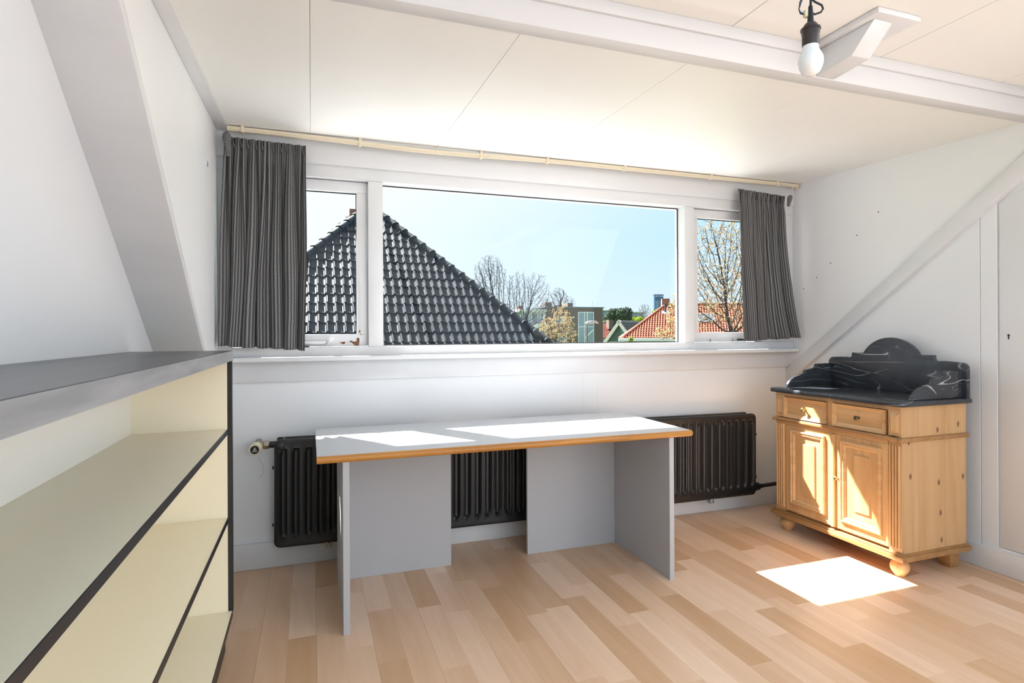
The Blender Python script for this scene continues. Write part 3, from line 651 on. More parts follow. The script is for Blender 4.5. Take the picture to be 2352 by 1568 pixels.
# corner posts: plain chamfered block above, fluted below
for (a, b) in ((Y0, Y0+.068), (Y1-.072, Y1)):
    MB().box(XF+.0006, XF+.018, a+.001, b-.001, .700, .8258).build('corner_block', PINE, ws)
    bb = MB(); yc = (a+b)/2; hw = (b-a)/2-.010
    bb.hexa([(XF-.0005,yc-hw,.712),(XF-.0005,yc+hw,.712),(XF+.001,yc+hw,.712),(XF+.001,yc-hw,.712),(XF-.0005,yc-hw,.814),(XF-.0005,yc+hw,.814),(XF+.001,yc+hw,.814),(XF+.001,yc-hw,.814)])
    bb.hexa([(XF-.009,yc-hw*.55,.730),(XF-.009,yc+hw*.55,.730),(XF-.0004,yc+hw,.712),(XF-.0004,yc-hw,.712),(XF-.009,yc-hw*.55,.796),(XF-.009,yc+hw*.55,.796),(XF-.0004,yc+hw,.814),(XF-.0004,yc-hw,.814)])
    bb.build('block_facet', PINE, ws)
    # fluted post: ribs with grooves between
    pm = MB().box(XF+.003, XF+.02, a+.0005, b-.0005, .127, .672); wv = (b-a-.006)/4
    for k in range(4): 
        y = a+.003+k*wv
        pts = [(XF+.004, y+.002)] + [(XF+.003-.010*math.sin(PI*t/6)**.7, y+.002+(wv-.004)*(.5-.5*math.cos(PI*t/6))) for t in range(7)] + [(XF+.004, y+wv-.002)]
        pm.prism(pts, 2, .150, .655)
    pm.build('fluted_post', PINE, ws, smooth=True)
# waist moulding and base
def around(z0, z1, out, name, m):
    mm = MB().box(XF-out, XBk+.004, Y0-out, Y0+.01, z0, z1); mm.box(XF-out, XBk+.004, Y1-.01, Y1+out, z0, z1); mm.box(XF-out, XF+.012, Y0+.01, Y1-.01, z0, z1)
    return mm.build(name, m, ws, bevel=min(.006, (z1-z0)*.35), segs=3)
around(.674, .695, .016, 'waist_moulding', PINED)
MB().box(XF-.026, XBk+.004, Y0-.026, Y1+.026, .094, .118).build('base_board', PINED, ws, bevel=.003)
MB().box(XF-.014, XBk+.004, Y0-.012, Y1+.012, .118, .1255).build('base_fillet', PINED, ws, bevel=.002)
# drawers
def drawer(y0, y1, knobm):
    z0, z1 = .702, .8235
    d = MB().box(XF+.002, XF+.02, y0, y1, z0, z1).build('drawer', PINEH, ws)
    m = MB(); b_ = .022
    o = [(y0,z0),(y1,z0),(y1,z1),(y0,z1)]; i_ = [(y0+b_,z0+b_),(y1-b_,z0+b_),(y1-b_,z1-b_),(y0+b_,z1-b_)]
    for k in range(4):
        k2 = (k+1) % 4
        m.add([(XF-.013,*o[k]),(XF-.013,*o[k2]),(XF-.002,*i_[k2]),(XF-.002,*i_[k]),(XF+.004,*o[k]),(XF+.004,*o[k2]),(XF+.004,*i_[k2]),(XF+.004,*i_[k])],
              [(0,1,2,3),(4,7,6,5),(0,4,5,1),(3,2,6,7),(1,5,6,2),(0,3,7,4)])
    m.build('drawer_moulding', PINEH, d)
    yc, zc_ = (y0+y1)/2, (z0+z1)/2
    MB().lathe([(.007,0),(.005,.004),(.005,.012),(.011,.017),(.0125,.023),(.009,.029),(.004,.031)], (XF+.002, yc, zc_), (-1,0,0), 16).build('knob', knobm, d, smooth=True)
drawer(2.113, 2.419, BRASSD); drawer(2.463, 2.765, BRASS)
# doors
def door(y0, y1, mold, field, far):
    z0, z1 = .140, .654
    d = MB().box(XF+.001, XF+.02, y0, y1, z0, z1).build('door', PINE, ws, bevel=.0012, segs=1)
    my0, my1, mz0, mz1 = mold; b_ = .034
    steps = [(0, -.000), (.003, -.011), (.010, -.013), (.016, -.008), (.024, -.009), (.034, .000)]
    m = MB()
    for (d0, h0), (d1, h1) in zip(steps[:-1], steps[1:]):
        o = [(my0+d0,mz0+d0),(my1-d0,mz0+d0),(my1-d0,mz1-d0),(my0+d0,mz1-d0)]; i_ = [(my0+d1,mz0+d1),(my1-d1,mz0+d1),(my1-d1,mz1-d1),(my0+d1,mz1-d1)]
        for k in range(4):
            k2 = (k+1) % 4
            m.add([(XF+h0,*o[k]),(XF+h0,*o[k2]),(XF+h1,*i_[k2]),(XF+h1,*i_[k]),(XF+.0015,*o[k]),(XF+.0015,*o[k2]),(XF+.0015,*i_[k2]),(XF+.0015,*i_[k])],
                  [(0,1,2,3),(4,7,6,5),(0,4,5,1),(3,2,6,7),(1,5,6,2),(0,3,7,4)])
    m.build('panel_moulding', PINEH, d)
    fy0, fy1, fz0, fz1 = field
    m = MB(); g = .004
    m.hexa([(XF-.0055,fy0+g,fz0+g),(XF-.0055,fy1-g,fz0+g),(XF+.0014,fy1,fz0),(XF+.0014,fy0,fz0),(XF-.0055,fy0+g,fz1-g),(XF-.0055,fy1-g,fz1-g),(XF+.0014,fy1,fz1),(XF+.0014,fy0,fz1)])
    m.build('raised_field', PINE, d)
    return d
d2 = door(2.102, 2.409, (2.133, 2.378, .183, .628), (2.200, 2.295, .260, .564), False)
d1 = door(2.411, 2.760, (2.476, 2.722, .186, .632), (2.544, 2.641, .258, .563), True)
MB().prism([(XF+.001, 2.411),(XF-.009, 2.414),(XF-.012, 2.424),(XF-.009, 2.434),(XF+.001, 2.437)], 2, .142, .650).build('cover_strip', PINE, d1, smooth=True)
MB().lathe([(.006,0),(.0045,.003),(.0045,.010),(.0095,.014),(.0105,.019),(.007,.024),(.003,.0255)], (XF+.001, 2.396, .415), (-1,0,0), 16).build('knob', BRASS, d2, smooth=True)
# feet
bun = [(.022,.094),(.026,.088),(.020,.082),(.024,.076),(.038,.066),(.044,.050),(.042,.032),(.034,.018),(.026,.008),(.022,0)]
for y in (Y0+.045, Y1-.045): MB().lathe(bun[::-1], (XF+.047, y, 0), (0,0,1), 24).build('bun_foot', PINE, ws, smooth=True)
for y in (Y0+.05, Y1-.05):
    MB().hexa([(3.10,y-.026,0),(3.155,y-.026,0),(3.155,y+.026,0),(3.10,y+.026,0),(3.085,y-.036,.094),(3.165,y-.036,.094),(3.165,y+.036,.094),(3.085,y+.036,.094)]).build('block_foot', PINED, ws, bevel=.002)
# marble
mt = MB().prism([(2.688+.02, CY-.430),(2.688, CY-.412),(2.688, CY+.412),(2.688+.02, CY+.430),(3.195, CY+.430),(3.195, CY-.430)], 2, ZS, ZS+.026).build('marble_top', MARBLE, ws, bevel=.009, segs=4)
bp_ = [(-.418, ZS+.026)]
def arc(cx, cz, r, a0, a1, n): return [(cx+r*math.cos(a0+(a1-a0)*k/n), cz+r*math.sin(a0+(a1-a0)*k/n)) for k in range(n+1)]
half = [(.416, ZS+.026)] + arc(.416-.035, 1.056-.035, .035, 0, PI/2, 6) + [(.30, 1.060)] + arc(.265, 1.075, .018, -PI/2, -PI, 4)[:-1] + [(.247, 1.088), (.176, 1.088)]
R_ = (.17**2 + .094**2)/(2*.094); ang = math.asin(.17/R_)
archp = [(R_*math.sin(ang*(1-2*k/20)), 1.182-R_+R_*math.cos(ang*(1-2*k/20))) for k in range(21)]
prof = half + archp + [(-a, b) for a, b in half[::-1]]
MB().prism([(CY-.006+a, b) for a, b in prof], 0, 3.160, 3.188).build('splashback', MARBLE, mt, bevel=.003, segs=2)
sp_ = [(3.1599, ZS+.0265),(3.1599, 1.016),(3.04, 1.014),(3.030, 1.004),(3.024, .990),(2.985, .982),(2.945, .975),(2.935, .955),(2.890, .945),(2.85, .934),(2.82, .915),(2.80, .893),(2.795, ZS+.0265)]
for y in (CY-.405, CY+.383): MB().prism(sp_, 1, y, y+.022).build('side_splash', MARBLE, mt, bevel=.004, segs=2)

# ================================================================ CEILING BRACKET AND BARE BULB
br = thing('ceiling_bracket', 'white wooden bracket block joining ceiling and cross beam', 'bracket', (1.92, 1.6, ZU))
MB().box(1.845, 2.052, 1.452, 1.7215, ZU-.020, ZU-.0005).build('plate', TRIM, br, bevel=.004)
MB().prism([(1.495, ZU-.0205),(1.585, 2.232),(1.80, 2.2125),(1.80, 2.205),(1.577, 2.226),(1.48, ZU-.0203)], 0, 1.872, 1.962)
MB().prism([(1.488, ZU-.0203),(1.580, 2.228),(1.7349, 2.216),(1.7349, ZU-.0203)], 0, 1.872, 1.962).build('block', TRIM, br, bevel=.004)
lamp = thing('bare_bulb_pendant', 'white bulb in dark bakelite socket hanging on a cable', 'pendant lamp', (1.14, 1.075, 1.80))
K = 1.39; LB = Vector((.821*K, .773*K, 0)); lx, ly = LB.x, LB.y
def lz(py): return CAMZ + (HYP - 3.2 - py)/FPX*K
MB().lathe([(.002,lz(174)),(.012,lz(172)),(.021,lz(165)),(.0268,lz(152)),(.0285,lz(141)),(.027,lz(131)),(.022,lz(122)),(.0185,lz(115)),(.0178,lz(105)),(.0185,lz(96))], (lx,ly,0), (0,0,1), 32).build('bulb', BULB, lamp, smooth=True)
MB().lathe([(.0175,lz(107)),(.0192,lz(104)),(.0192,lz(84)),(.0205,lz(75)),(.0205,lz(71)),(.0225,lz(70)),(.0225,lz(66)),(.018,lz(64.5)),(.0155,lz(58)),(.012,lz(54)),(.0085,lz(52))], (lx,ly,0), (0,0,1), 28).build('socket', BROWNB, lamp, smooth=True)
MB().lathe([(.0072,lz(53)),(.0062,lz(32)),(.0046,lz(14)),(.0032,lz(13))], (lx,ly,0), (0,0,1), 16).build('strain_relief', BLACK, lamp, smooth=True)
MB().tube([(lx,ly,lz(20)),(lx+.001,ly,lz(0)),(lx-.004,ly,lz(-40)),(lx,ly,lz(-120)),(lx+.004,ly,ZU-.02)], .0028, 8).build('cable', BLACK, lamp, smooth=True)
MB().lathe([(.035,0),(.03,-.012),(.008,-.02)], (lx+.004,ly,ZU-.0005), (0,0,1), 20).build('ceiling_rose', BULB, lamp, smooth=True)
def lp(px, py, dy=0): 
    d = (px-1862)/FPX*K; return (lx+d*RGT.x, ly+d*RGT.y+dy, lz(py))
MB().tube([lp(1852,-14),lp(1872,4),lp(1888,12),lp(1891,20),lp(1886,28),lp(1872,33),lp(1866,30)], .0024, 8).build('loose_cable', BLACK, lamp, smooth=True)
MB().tube([lp(1846,-10,.003),lp(1840,4,.003),lp(1838,20,.003),lp(1841,30,.003),lp(1850,32,.003)], .0014, 6).build('loose_wire', BLACK, lamp, smooth=True)
MB().tube([lp(1850,-10,.006),lp(1844,6,.006),lp(1840,18,.006),lp(1844,26,.006),lp(1852,28,.006)], .0014, 6).build('loose_wire', mat('blue_wire', (.02,.05,.16), .4), lamp, smooth=True)
p = lp(1855,30,.004); MB().box(p[0]-.006, p[0]+.006, p[1]-.005, p[1]+.005, p[2]-.008, p[2]+.008).build('terminal_block', IVORY, lamp, bevel=.001)

# ================================================================ OUTSIDE
GZ = -6.6
struct(MB().box(-260, 420, 4.2, 1500, GZ-.5, GZ).build('ground', GRASS), 'ground outside', 'ground')

# ---- hipped roof next door with dark pantiles
def hip_house():
    D, s = 14.0, .299*14.0
    A = Vector((.122*14.0, D+s, CAMZ + .2788*D))       # apex
    root = thing('tiled_house', 'neighbouring house with steep dark pantiled hip roof', 'house', (A.x, A.y, GZ))
    HW = 6.3                                           # half width at the eaves
    e = A.z - HW
    V = [A, (A.x-HW,A.y-HW,e),(A.x+HW,A.y-HW,e),(A.x+HW,A.y+HW,e),(A.x-HW,A.y+HW,e)]
    MB().add(V, [(0,1,2),(0,2,3),(0,3,4),(0,4,1),(1,4,3,2)]).build('roof_deck', TILE, root)
    MB().box(A.x-HW+.6, A.x+HW-.6, A.y-HW+.6, A.y+HW-.6, GZ, e-.002).build('wall', BRICK, root)
    TW, TL = .212, .345; c45 = math.sqrt(.5)
    # one pantile, local x across, y up the slope, z off the slope
    xs_ = [-.5+k/9 for k in range(10)]
    def hgt(t): # roll at the left, shallow pan to the right
        return .066*math.exp(-((t+.33)/.105)**2) + .006 + .012*max(0, t-.35)/.15
    def local(vx, vy, vz, ox, oy):   # slope coords to world
        return Vector((A.x+ox+vx, A.y - (oy-vy)*c45 - vz*c45, A.z - (oy-vy)*c45 + vz*c45))
    def tile_verts():
        L = []
        for (yy, lift) in ((0, .030), (TL*1.12, 0)):
            for t in xs_: L.append((t*TW*1.06, yy, hgt(t)+lift))
        for (yy, lift) in ((0, .030), (TL*1.12, 0)):
            for t in xs_: L.append((t*TW*1.06, yy, hgt(t)+lift-.016))
        n = 10; F = []
        for k in range(n-1): F += [(k,k+1,n+k+1,n+k), (2*n+k,3*n+k,3*n+k+1,2*n+k+1), (k,2*n+k,2*n+k+1,k+1), (n+k,n+k+1,3*n+k+1,3*n+k)]
        F += [(0,n,3*n,2*n), (n-1,3*n-1,4*n-1,2*n-1)]
        return L, F
    L, F = tile_verts()
    me = None; spots = []
    rows = int(HW*math.sqrt(2)/TL)
    for r in range(1, rows):
        oy = r*TL; hw = oy*c45
        k = int(hw/TW)
        for i in range(-k, k+1):
            ox = i*TW + (TW*.08 if r % 2 else 0)
            if abs(ox)+TW*.45 <= hw+.03: spots.append((r, ox, oy))
    # those that show in the window first
    def vis(sp):
        p = local(0,0,0,sp[1],sp[2]) - Vector((0,0,CAMZ)); t = p.dot(FWD); u = 1176+FPX*p.dot(RGT)/t; v = HYP-FPX*p.z/t
        return 690 < u < 1300 and v < 815
    vs = [s_ for s_ in spots if vis(s_)]
    hid = lambda s_: (lambda p: 822 < 1176+FPX*p.dot(RGT)/p.dot(FWD) < 878)(local(0,0,0,s_[1],s_[2]) - Vector((0,0,CAMZ)))
    vs.sort(key=lambda s_: (hid(s_), -s_[2])); single = vs[:300]; others = [s_ for s_ in spots if s_ not in set(single)]
    meshes = []
    for q_ in range(4):
        mb = MB(); rg = random.Random(q_); mb.add([local(x, y, z*rg.uniform(.97,1.03), 0, 0) - A for x, y, z in L], F)
        o = mb.build('roof_tile', TILE, None, smooth=True); meshes.append(o.data); bpy.data.objects.remove(o)
    rg = random.Random(5)
    for (r, ox, oy) in single:
        o = bpy.data.objects.new('roof_tile', meshes[rg.randrange(4)]); COL.objects.link(o); o.parent = root
        o.location = Vector((A.x+ox, A.y-oy*c45, A.z-oy*c45)) - root.location
        o.rotation_euler = (rg.uniform(-.006,.006), rg.uniform(-.02,.02), rg.uniform(-.012,.012))
    mb = MB()
    for (r, ox, oy) in others: mb.add([local(x, y, z, ox, oy) for x, y, z in L], F)
    o = mb.build('roof_tile_field', TILE, root, smooth=True); o['kind'] = 'stuff'
    # hip tiles down both front hips
    for sx_ in (-1, 1):
        d = Vector((sx_, -1, -1)).normalized(); up = Vector((0,-1,1)).normalized() + Vector((sx_,0,1)).normalized(); up = (up - d*up.dot(d)).normalized(); sd = d.cross(up)
        nh = int(HW*math.sqrt(3)/.40)
        for k in range(nh):
            c0 = A + d*(k*.40-.02) + up*.015; mb = MB(); V = []; Fh = []
            for (l, rr_, lf) in ((0,.105,.0),(.36,.118,.012),(.375,.132,.014),(.42,.132,.016),(.42,.112,.016)):
                for a in range(9):
                    an = -.35 + (PI+.7)*a/8
                    V.append(c0 + d*l + sd*math.cos(an)*rr_ + up*(math.sin(an)*rr_*.85 + lf))
            for q_ in range(4):
                for a in range(8): Fh.append((q_*9+a, q_*9+a+1, (q_+1)*9+a+1, (q_+1)*9+a))
            Fh.append(tuple(range(36,45))); Fh.append(tuple(range(9))[::-1])
            mb.add(V, Fh); mb.build('hip_tile', TILE, root, smooth=True)
    # chimney behind the apex
    c = at(823, 489, A.y+1.2)
    ch = MB().box(c.x-.25, c.x+.55, A.y+.9, A.y+1.6, A.z-2, c.z+.02).build('chimney', BRICKR, root)
    MB().box(c.x-.30, c.x+.60, A.y+.85, A.y+1.65, c.z-.14, c.z+.05).build('chimney_cap', BRICKR, ch)
    return root
hip_house()

# ---- trees: branches grown towards points scattered through the crown
import numpy as np
def tree(name, label, Y, base_px, crowns, seed, bark, n_att=900, tip=.012, trunk=None, leaf=None, leaf_n=0, leaf_size=.05, depth=.8, twig=1.0, group=None, stem_py=None, maxr=.3):
    """crowns: (px, py, rx, ry) ellipses at distance Y, given real depth"""
    rng = random.Random(seed); R = np.random.RandomState(seed); k = Y/FPX*1.02
    b = at(base_px, 790, Y); base = np.array((b.x, b.y, GZ))
    root = thing(name, label, 'tree', (b.x, b.y, GZ), group)
    att = []; tot = sum(c[2]*c[3] for c in crowns)
    for (px, py, rx, ry) in crowns:
        c = at(px, py, Y); m = int(n_att*rx*ry/tot)
        v = R.normal(size=(m, 3)); v /= np.linalg.norm(v, axis=1)[:, None]; v *= (R.uniform(.05, 1, m)**(1/2.6))[:, None]
        att.append(np.array((c.x, c.y, c.z)) + v*np.array((rx*k, rx*k*depth, ry*k)))
    att = np.vstack(att); size = max(c[3] for c in crowns)*k
    D = size*.045; dk = D*1.9
    lowest = at(base_px, stem_py or max(c[1]+c[3]*.75 for c in crowns), Y)
    n0 = 14; top = np.array((lowest.x, lowest.y, lowest.z))
    nodes = [base + (top-base)*t/n0 for t in range(n0+1)]; par = [-1] + list(range(n0))
    P_ = np.array(nodes); alive = np.ones(len(att), bool); near = np.full(len(att), n0); dist = np.linalg.norm(att-P_[n0], axis=1)
    for it in range(160):
        if not alive.any(): break
        new = []; act = np.where(alive)[0]; idx = near[act]
        for i in np.unique(idx):
            a_ = att[act[idx == i]] - nodes[i]; a_ = a_/np.linalg.norm(a_, axis=1)[:, None]; d = a_.sum(0); d = d + R.normal(size=3)*.18*np.linalg.norm(d)*.6
            l = np.linalg.norm(d)
            if l < 1e-6: continue
            p = nodes[i] + d/l*D; new.append((i, p))
        if not new: break
        for (i, p) in new:
            nodes.append(p); par.append(i); j = len(nodes)-1
            dd = np.linalg.norm(att-p, axis=1); m = (dd < dist) & alive; near[m] = j; dist[m] = dd[m]
        alive &= dist > dk
    N = len(nodes); rad = np.zeros(N); kids = [[] for _ in range(N)]
    for j in range(1, N): kids[par[j]].append(j)
    acc = np.zeros(N)
    for j in range(N-1, -1, -1):
        acc[j] = max(acc[j], tip**2.4); rad[j] = min(maxr, acc[j]**(1/2.4))
        if par[j] >= 0: acc[par[j]] += acc[j]
    if trunk: rad[:n0+1] = np.maximum(rad[:n0+1], trunk*.8)
    mb = MB(); stack = [(0, -1)]; tips = []
    while stack:
        j, pj = stack.pop(); ch = [j] if pj < 0 else [pj, j]
        while kids[ch[-1]]:
            ks = sorted(kids[ch[-1]], key=lambda q_: -rad[q_]); cur = ch[-1]; ch.append(ks[0])
            stack += [(q_, cur) for q_ in ks[1:]]
        rs = [rad[c] for c in ch]
        if pj >= 0: rs[0] = rad[ch[1]]
        pts = [Vector(nodes[c]) for c in ch]; tips += pts[-3:]
        if len(pts) > 1:
            e = (pts[-1]-pts[-2]).normalized(); pts.append(pts[-1]+e*D*1.2+Vector((0,0,D*.3))); rs.append(tip*.6)
            mb.tube(pts, rs, 6 if rs[0] > tip*5 else 3)
        for c in ch[2:]:     # fine twigs
            if rad[c] < tip*2.6 and rng.random() < .8*twig:
                p = Vector(nodes[c]); q_ = p + (Vector((rng.gauss(0,1), rng.gauss(0,1), rng.gauss(.5,.8)))).normalized()*D*rng.uniform(1.0,2.6); mb.tube([p, (p+q_)/2+Vector((0,0,D*.15)), q_], [tip*.8, tip*.6, tip*.4], 3); tips.append(q_)
    mb.build('branches', bark, root)
    if leaf:
        lb = MB()
        for _ in range(leaf_n):
            c = rng.choice(tips) + Vector((rng.gauss(0,1), rng.gauss(0,1), rng.gauss(0,1)))*leaf_size*.8; s_ = leaf_size*rng.uniform(.5,1.15)
            a_ = Vector((rng.gauss(0,1), rng.gauss(0,1), rng.gauss(0,1))).normalized(); b2 = a_.orthogonal().normalized(); c3 = a_.cross(b2)
            lb.add([c+b2*s_, c+c3*s_*.6+a_*s_*.15, c-b2*s_, c-c3*s_*.6+a_*s_*.15, c+a_*s_*.3], [(0,1,4),(1,2,4),(2,3,4),(3,0,4)])
        o = lb.build('blossom', leaf, root); o['kind'] = 'stuff'
    return root
def ground_at(px, Y): p = at(px, 790, Y); return Vector((p.x, p.y, GZ))
def blob_tree(name, label, px, py, rpx, rpy, Y, m, bark, seed, group=None, n=2600, ls=.30, cat='tree'):
    rng = random.Random(seed); c = at(px, py, Y); k = Y/FPX
    root = thing(name, label, cat, (c.x, c.y, GZ), group)
    MB().tube([(c.x,c.y,GZ),(c.x+.1,c.y,(GZ+c.z)/2),(c.x,c.y,c.z+rpy*k*.3)], [.35,.25,.1], 7).build('trunk', bark, root)
    lb = MB(); lumps = [(rng.uniform(-.7,.7), rng.uniform(-.7,.7), rng.uniform(-.7,.75)) for _ in range(16)]
    for _ in range(n):
        l = rng.choice(lumps); v = Vector((rng.gauss(0,1), rng.gauss(0,1), rng.gauss(0,1))).normalized()*rng.uniform(.7,1)*.42
        p = c + Vector(((l[0]+v.x)*rpx*k, (l[1]+v.y)*rpx*k, (l[2]+v.z)*rpy*k)); s_ = ls*rng.uniform(.5,1.1)
        a = (v.normalized() + Vector((rng.gauss(0,.5), rng.gauss(0,.5), rng.gauss(0,.5)))).normalized(); b = a.orthogonal().normalized(); c3 = a.cross(b)
        lb.add([p+b*s_, p+c3*s_*.7, p-b*s_, p-c3*s_*.7, p+a*s_*.25], [(0,1,4),(1,2,4),(2,3,4),(3,0,4)])
    o = lb.build('foliage', m, root); o['kind'] = 'stuff'
    return root

# tall bare trees behind the tiled house
tree('bare_tree', 'tall bare tree with a round crown behind the hip roof', 50, 1160, [(1125,640,42,58),(1118,700,40,40),(1160,740,35,50)], 21, BARKD, n_att=3600, twig=1.3, tip=.0105, stem_py=800)
tree('bare_tree', 'wide bare tree branching in front of the pale flat building', 46, 1182, [(1192,680,40,62),(1235,690,34,72),(1255,735,34,50),(1185,745,40,40)], 35, BARKD, n_att=4200, twig=1.3, tip=.010, stem_py=805)
tree('bare_tree', 'low bare tree with fuzzy twigs behind the brick building', 94, 1290, [(1282,690,26,34),(1302,700,24,24)], 9, BARKD, n_att=1300, tip=.016)
tree('blossom_tree', 'shrubby tree with golden buds before the brick building', 36, 1270, [(1288,745,34,50),(1262,760,30,40),(1310,775,22,26)], 4, BARK, n_att=900, tip=.008, leaf=BLOSS, leaf_n=2600, leaf_size=.050, stem_py=815)
tree('blossom_tree', 'tall budding tree filling the view of the right casement', 13.5, 1680, [(1660,590,110,120),(1700,680,120,110),(1610,690,60,90)], 17, BARK, n_att=3000, tip=.0045, leaf=BLOSS, leaf_n=9000, leaf_size=.024, stem_py=770, trunk=.10, maxr=.11)
tree('blossom_tree', 'small golden budding tree in front of the orange roof', 17, 1560, [(1548,735,26,60),(1525,765,28,20),(1560,700,20,45)], 23, BARK, n_att=500, tip=.004, leaf=BLOSS, leaf_n=1700, leaf_size=.030, stem_py=800, maxr=.05)
tree('bare_tree', 'grey bare tree with a fan of fine twigs near the tower', 150, 1482, [(1480,722,20,30)], 5, mat('bark_grey', (.12,.12,.13), .9), n_att=700, tip=.030, stem_py=765)
blob_tree('pine_tree', 'dark green spreading pine behind the green gabled house', 1425, 735, 38, 32, 110, LEAFD, BARK, 3, n=6000, ls=.27)
blob_tree('leafy_tree', 'bright yellow green tree beside the brick building', 1392, 739, 12, 8, 140, LEAFY, BARK, 4, n=1400, ls=.3)
blob_tree('leafy_tree', 'pale yellow green tree below the fan shaped bare tree', 1463, 736, 20, 9, 145, LEAFY, BARK, 6, n=1800, ls=.3)
blob_tree('leafy_tree', 'fresh green round tree in front of the tower', 1515, 724, 24, 15, 160, mat('leaf_fresh', (.26,.34,.04), .7, .1, col2=(.12,.19,.03), vscale=.4), BARK, 7, n=3000, ls=.35)
blob_tree('shrub', 'small fresh green shrub at the white gutter', 1449, 779, 6, 7, 34, LEAFY, BARK, 8, n=500, ls=.035, cat='shrub')

# ---- brick building
def brick_building():
    Y = 72.0
    def X(px): return at(px, 760, Y).x
    def Z(py, px=1330): return at(px, py, Y).z
    root = thing('brick_building', 'brown brick flat-roofed building with tall stairwell window', 'building', (X(1320), Y+4, GZ))
    MB().box(X(1253), X(1385), Y, Y+9, GZ, Z(707)).build('wall', BRICK, root)
    MB().box(X(1253)-.1, X(1385)+.15, Y-.12, Y+9.1, Z(707), Z(704.5)).build('roof_edge', GREYF, root)
    MB().box(X(1253), X(1268), Y+.02, Y+1.4, Z(707), Z(695)).build('chimney', BRICK, root)
    for px in (1259, 1263): MB().tube([(X(px),Y+.7,Z(696)),(X(px),Y+.7,Z(684 if px==1259 else 689))], .08, 8).build('flue', LEAD, root)
    MB().box(X(1311), X(1323), Y+1, Y+2.6, Z(707), Z(695)).build('chimney', BRICK, root)
    MB().box(X(1283), X(1310), Y+1.5, Y+2.6, Z(707), Z(700)).build('chimney', BRICK, root)
    MB().tube([(X(1383),Y+3,Z(705)),(X(1383),Y+3,Z(687))], .05, 6).build('antenna', LEAD, root)
    wn = MB(); z0, z1 = Z(800), Z(716); x0, x1 = X(1327.5), X(1363.5); bw = .09
    wn.box(x0, x1, Y-.10, Y+.02, z1-bw, z1); wn.box(x0, x0+bw, Y-.10, Y+.02, z0, z1-bw); wn.box(x1-bw, x1, Y-.10, Y+.02, z0, z1-bw)
    for px in (1342, 1348.5): wn.box(X(px)-.05, X(px)+.05, Y-.09, Y+.02, z0, z1-bw)
    wn.box(x0, x1, Y-.08, Y+.02, Z(751), Z(749.5))
    wo_ = wn.build('window', FRAMEW, root)
    MB().box(x0+.01, x1-.01, Y-.04, Y-.01, z0, z1-.01).build('pane', WINDARK, wo_)
    MB().hexa([(X(1344),Y-.06,Z(778)),(X(1362),Y-.06,Z(760)),(X(1362),Y-.045,Z(760)),(X(1344),Y-.045,Z(778)),(X(1344),Y-.06,Z(773)),(X(1362),Y-.06,Z(755)),(X(1362),Y-.045,Z(755)),(X(1344),Y-.045,Z(773))]).build('stair', CONC, wo_)
    for (a, b, c, d) in ((1274, 1300, 727, 743), (1276, 1302, 770, 790)):
        m = MB(); rect_frame(m, X(a), X(b), Z(d), Z(c), .08, .08, .08, .08, Y-.06, Y+.02); f = m.build('window', FRAMEW, root); MB().box(X(a)+.02, X(b)-.02, Y-.02, Y-.005, Z(d)+.02, Z(c)-.02).build('pane', WINDARK, f)
brick_building()
def pale_building():
    Y = 63.5
    def X(px): return at(px, 760, Y).x
    def Z(py): return at(1220, py, Y).z
    root = thing('pale_building', 'pale building wing with white balconies beside the brick building', 'building', (X(1220), Y+4, GZ))
    MB().box(X(1185), X(1252), Y, Y+8, GZ, Z(716)).build('wall', mat('pale_green', (.42,.50,.48), .7), root)
    MB().box(X(1190), X(1252), Y-.6, Y+8, Z(716), Z(710)).build('roof_edge', CONC, root)
    MB().box(X(1196), X(1252), Y-1.0, Y, Z(755), Z(744)).build('balcony', CONC, root)
    MB().box(X(1190), X(1252), Y-1.0, Y, Z(795), Z(786)).build('balcony', CONC, root)
    for (a, b) in ((1200, 1216), (1220, 1236), (1240, 1250)):
        f = MB().box(X(a), X(b), Y-.05, Y+.05, Z(743), Z(718)).build('window', FRAMEW, root); MB().box(X(a)+.12, X(b)-.12, Y-.07, Y-.04, Z(742), Z(719)).build('pane', WINDARK, f)
    MB().box(X(1204), X(1216), Y+2, Y+3, Z(712), Z(700)).build('chimney', BRICK, root)
pale_building()

# ---- street lamp
b_ = at(1348, 790, 44); sl_ = thing('street_lamp', 'grey street lamp with a curved flat head', 'street lamp', (b_.x, b_.y, GZ))
zt_ = at(1352, 744, 44).z
MB().tube([(b_.x,b_.y,GZ),(b_.x,b_.y,-1),(b_.x+.02,b_.y,zt_)], [.11,.09,.06], 10).build('pole', mat('pole_grey', (.13,.12,.11), .6), sl_, smooth=True)
a, c = at(1346, 741, 44), at(1374, 741, 44)
MB().prism([(a.x,a.z-.05),(a.x+.02,a.z+.06),(a.x+.45,a.z+.17),(c.x-.25,a.z+.16),(c.x-.05,a.z+.02),(c.x,a.z-.08),(c.x-.3,a.z-.02),(a.x+.4,a.z-.12)], 1, b_.y-.16, b_.y+.16).build('lamp_head', mat('lamp_grey', (.42,.46,.50), .4), sl_, bevel=.02)

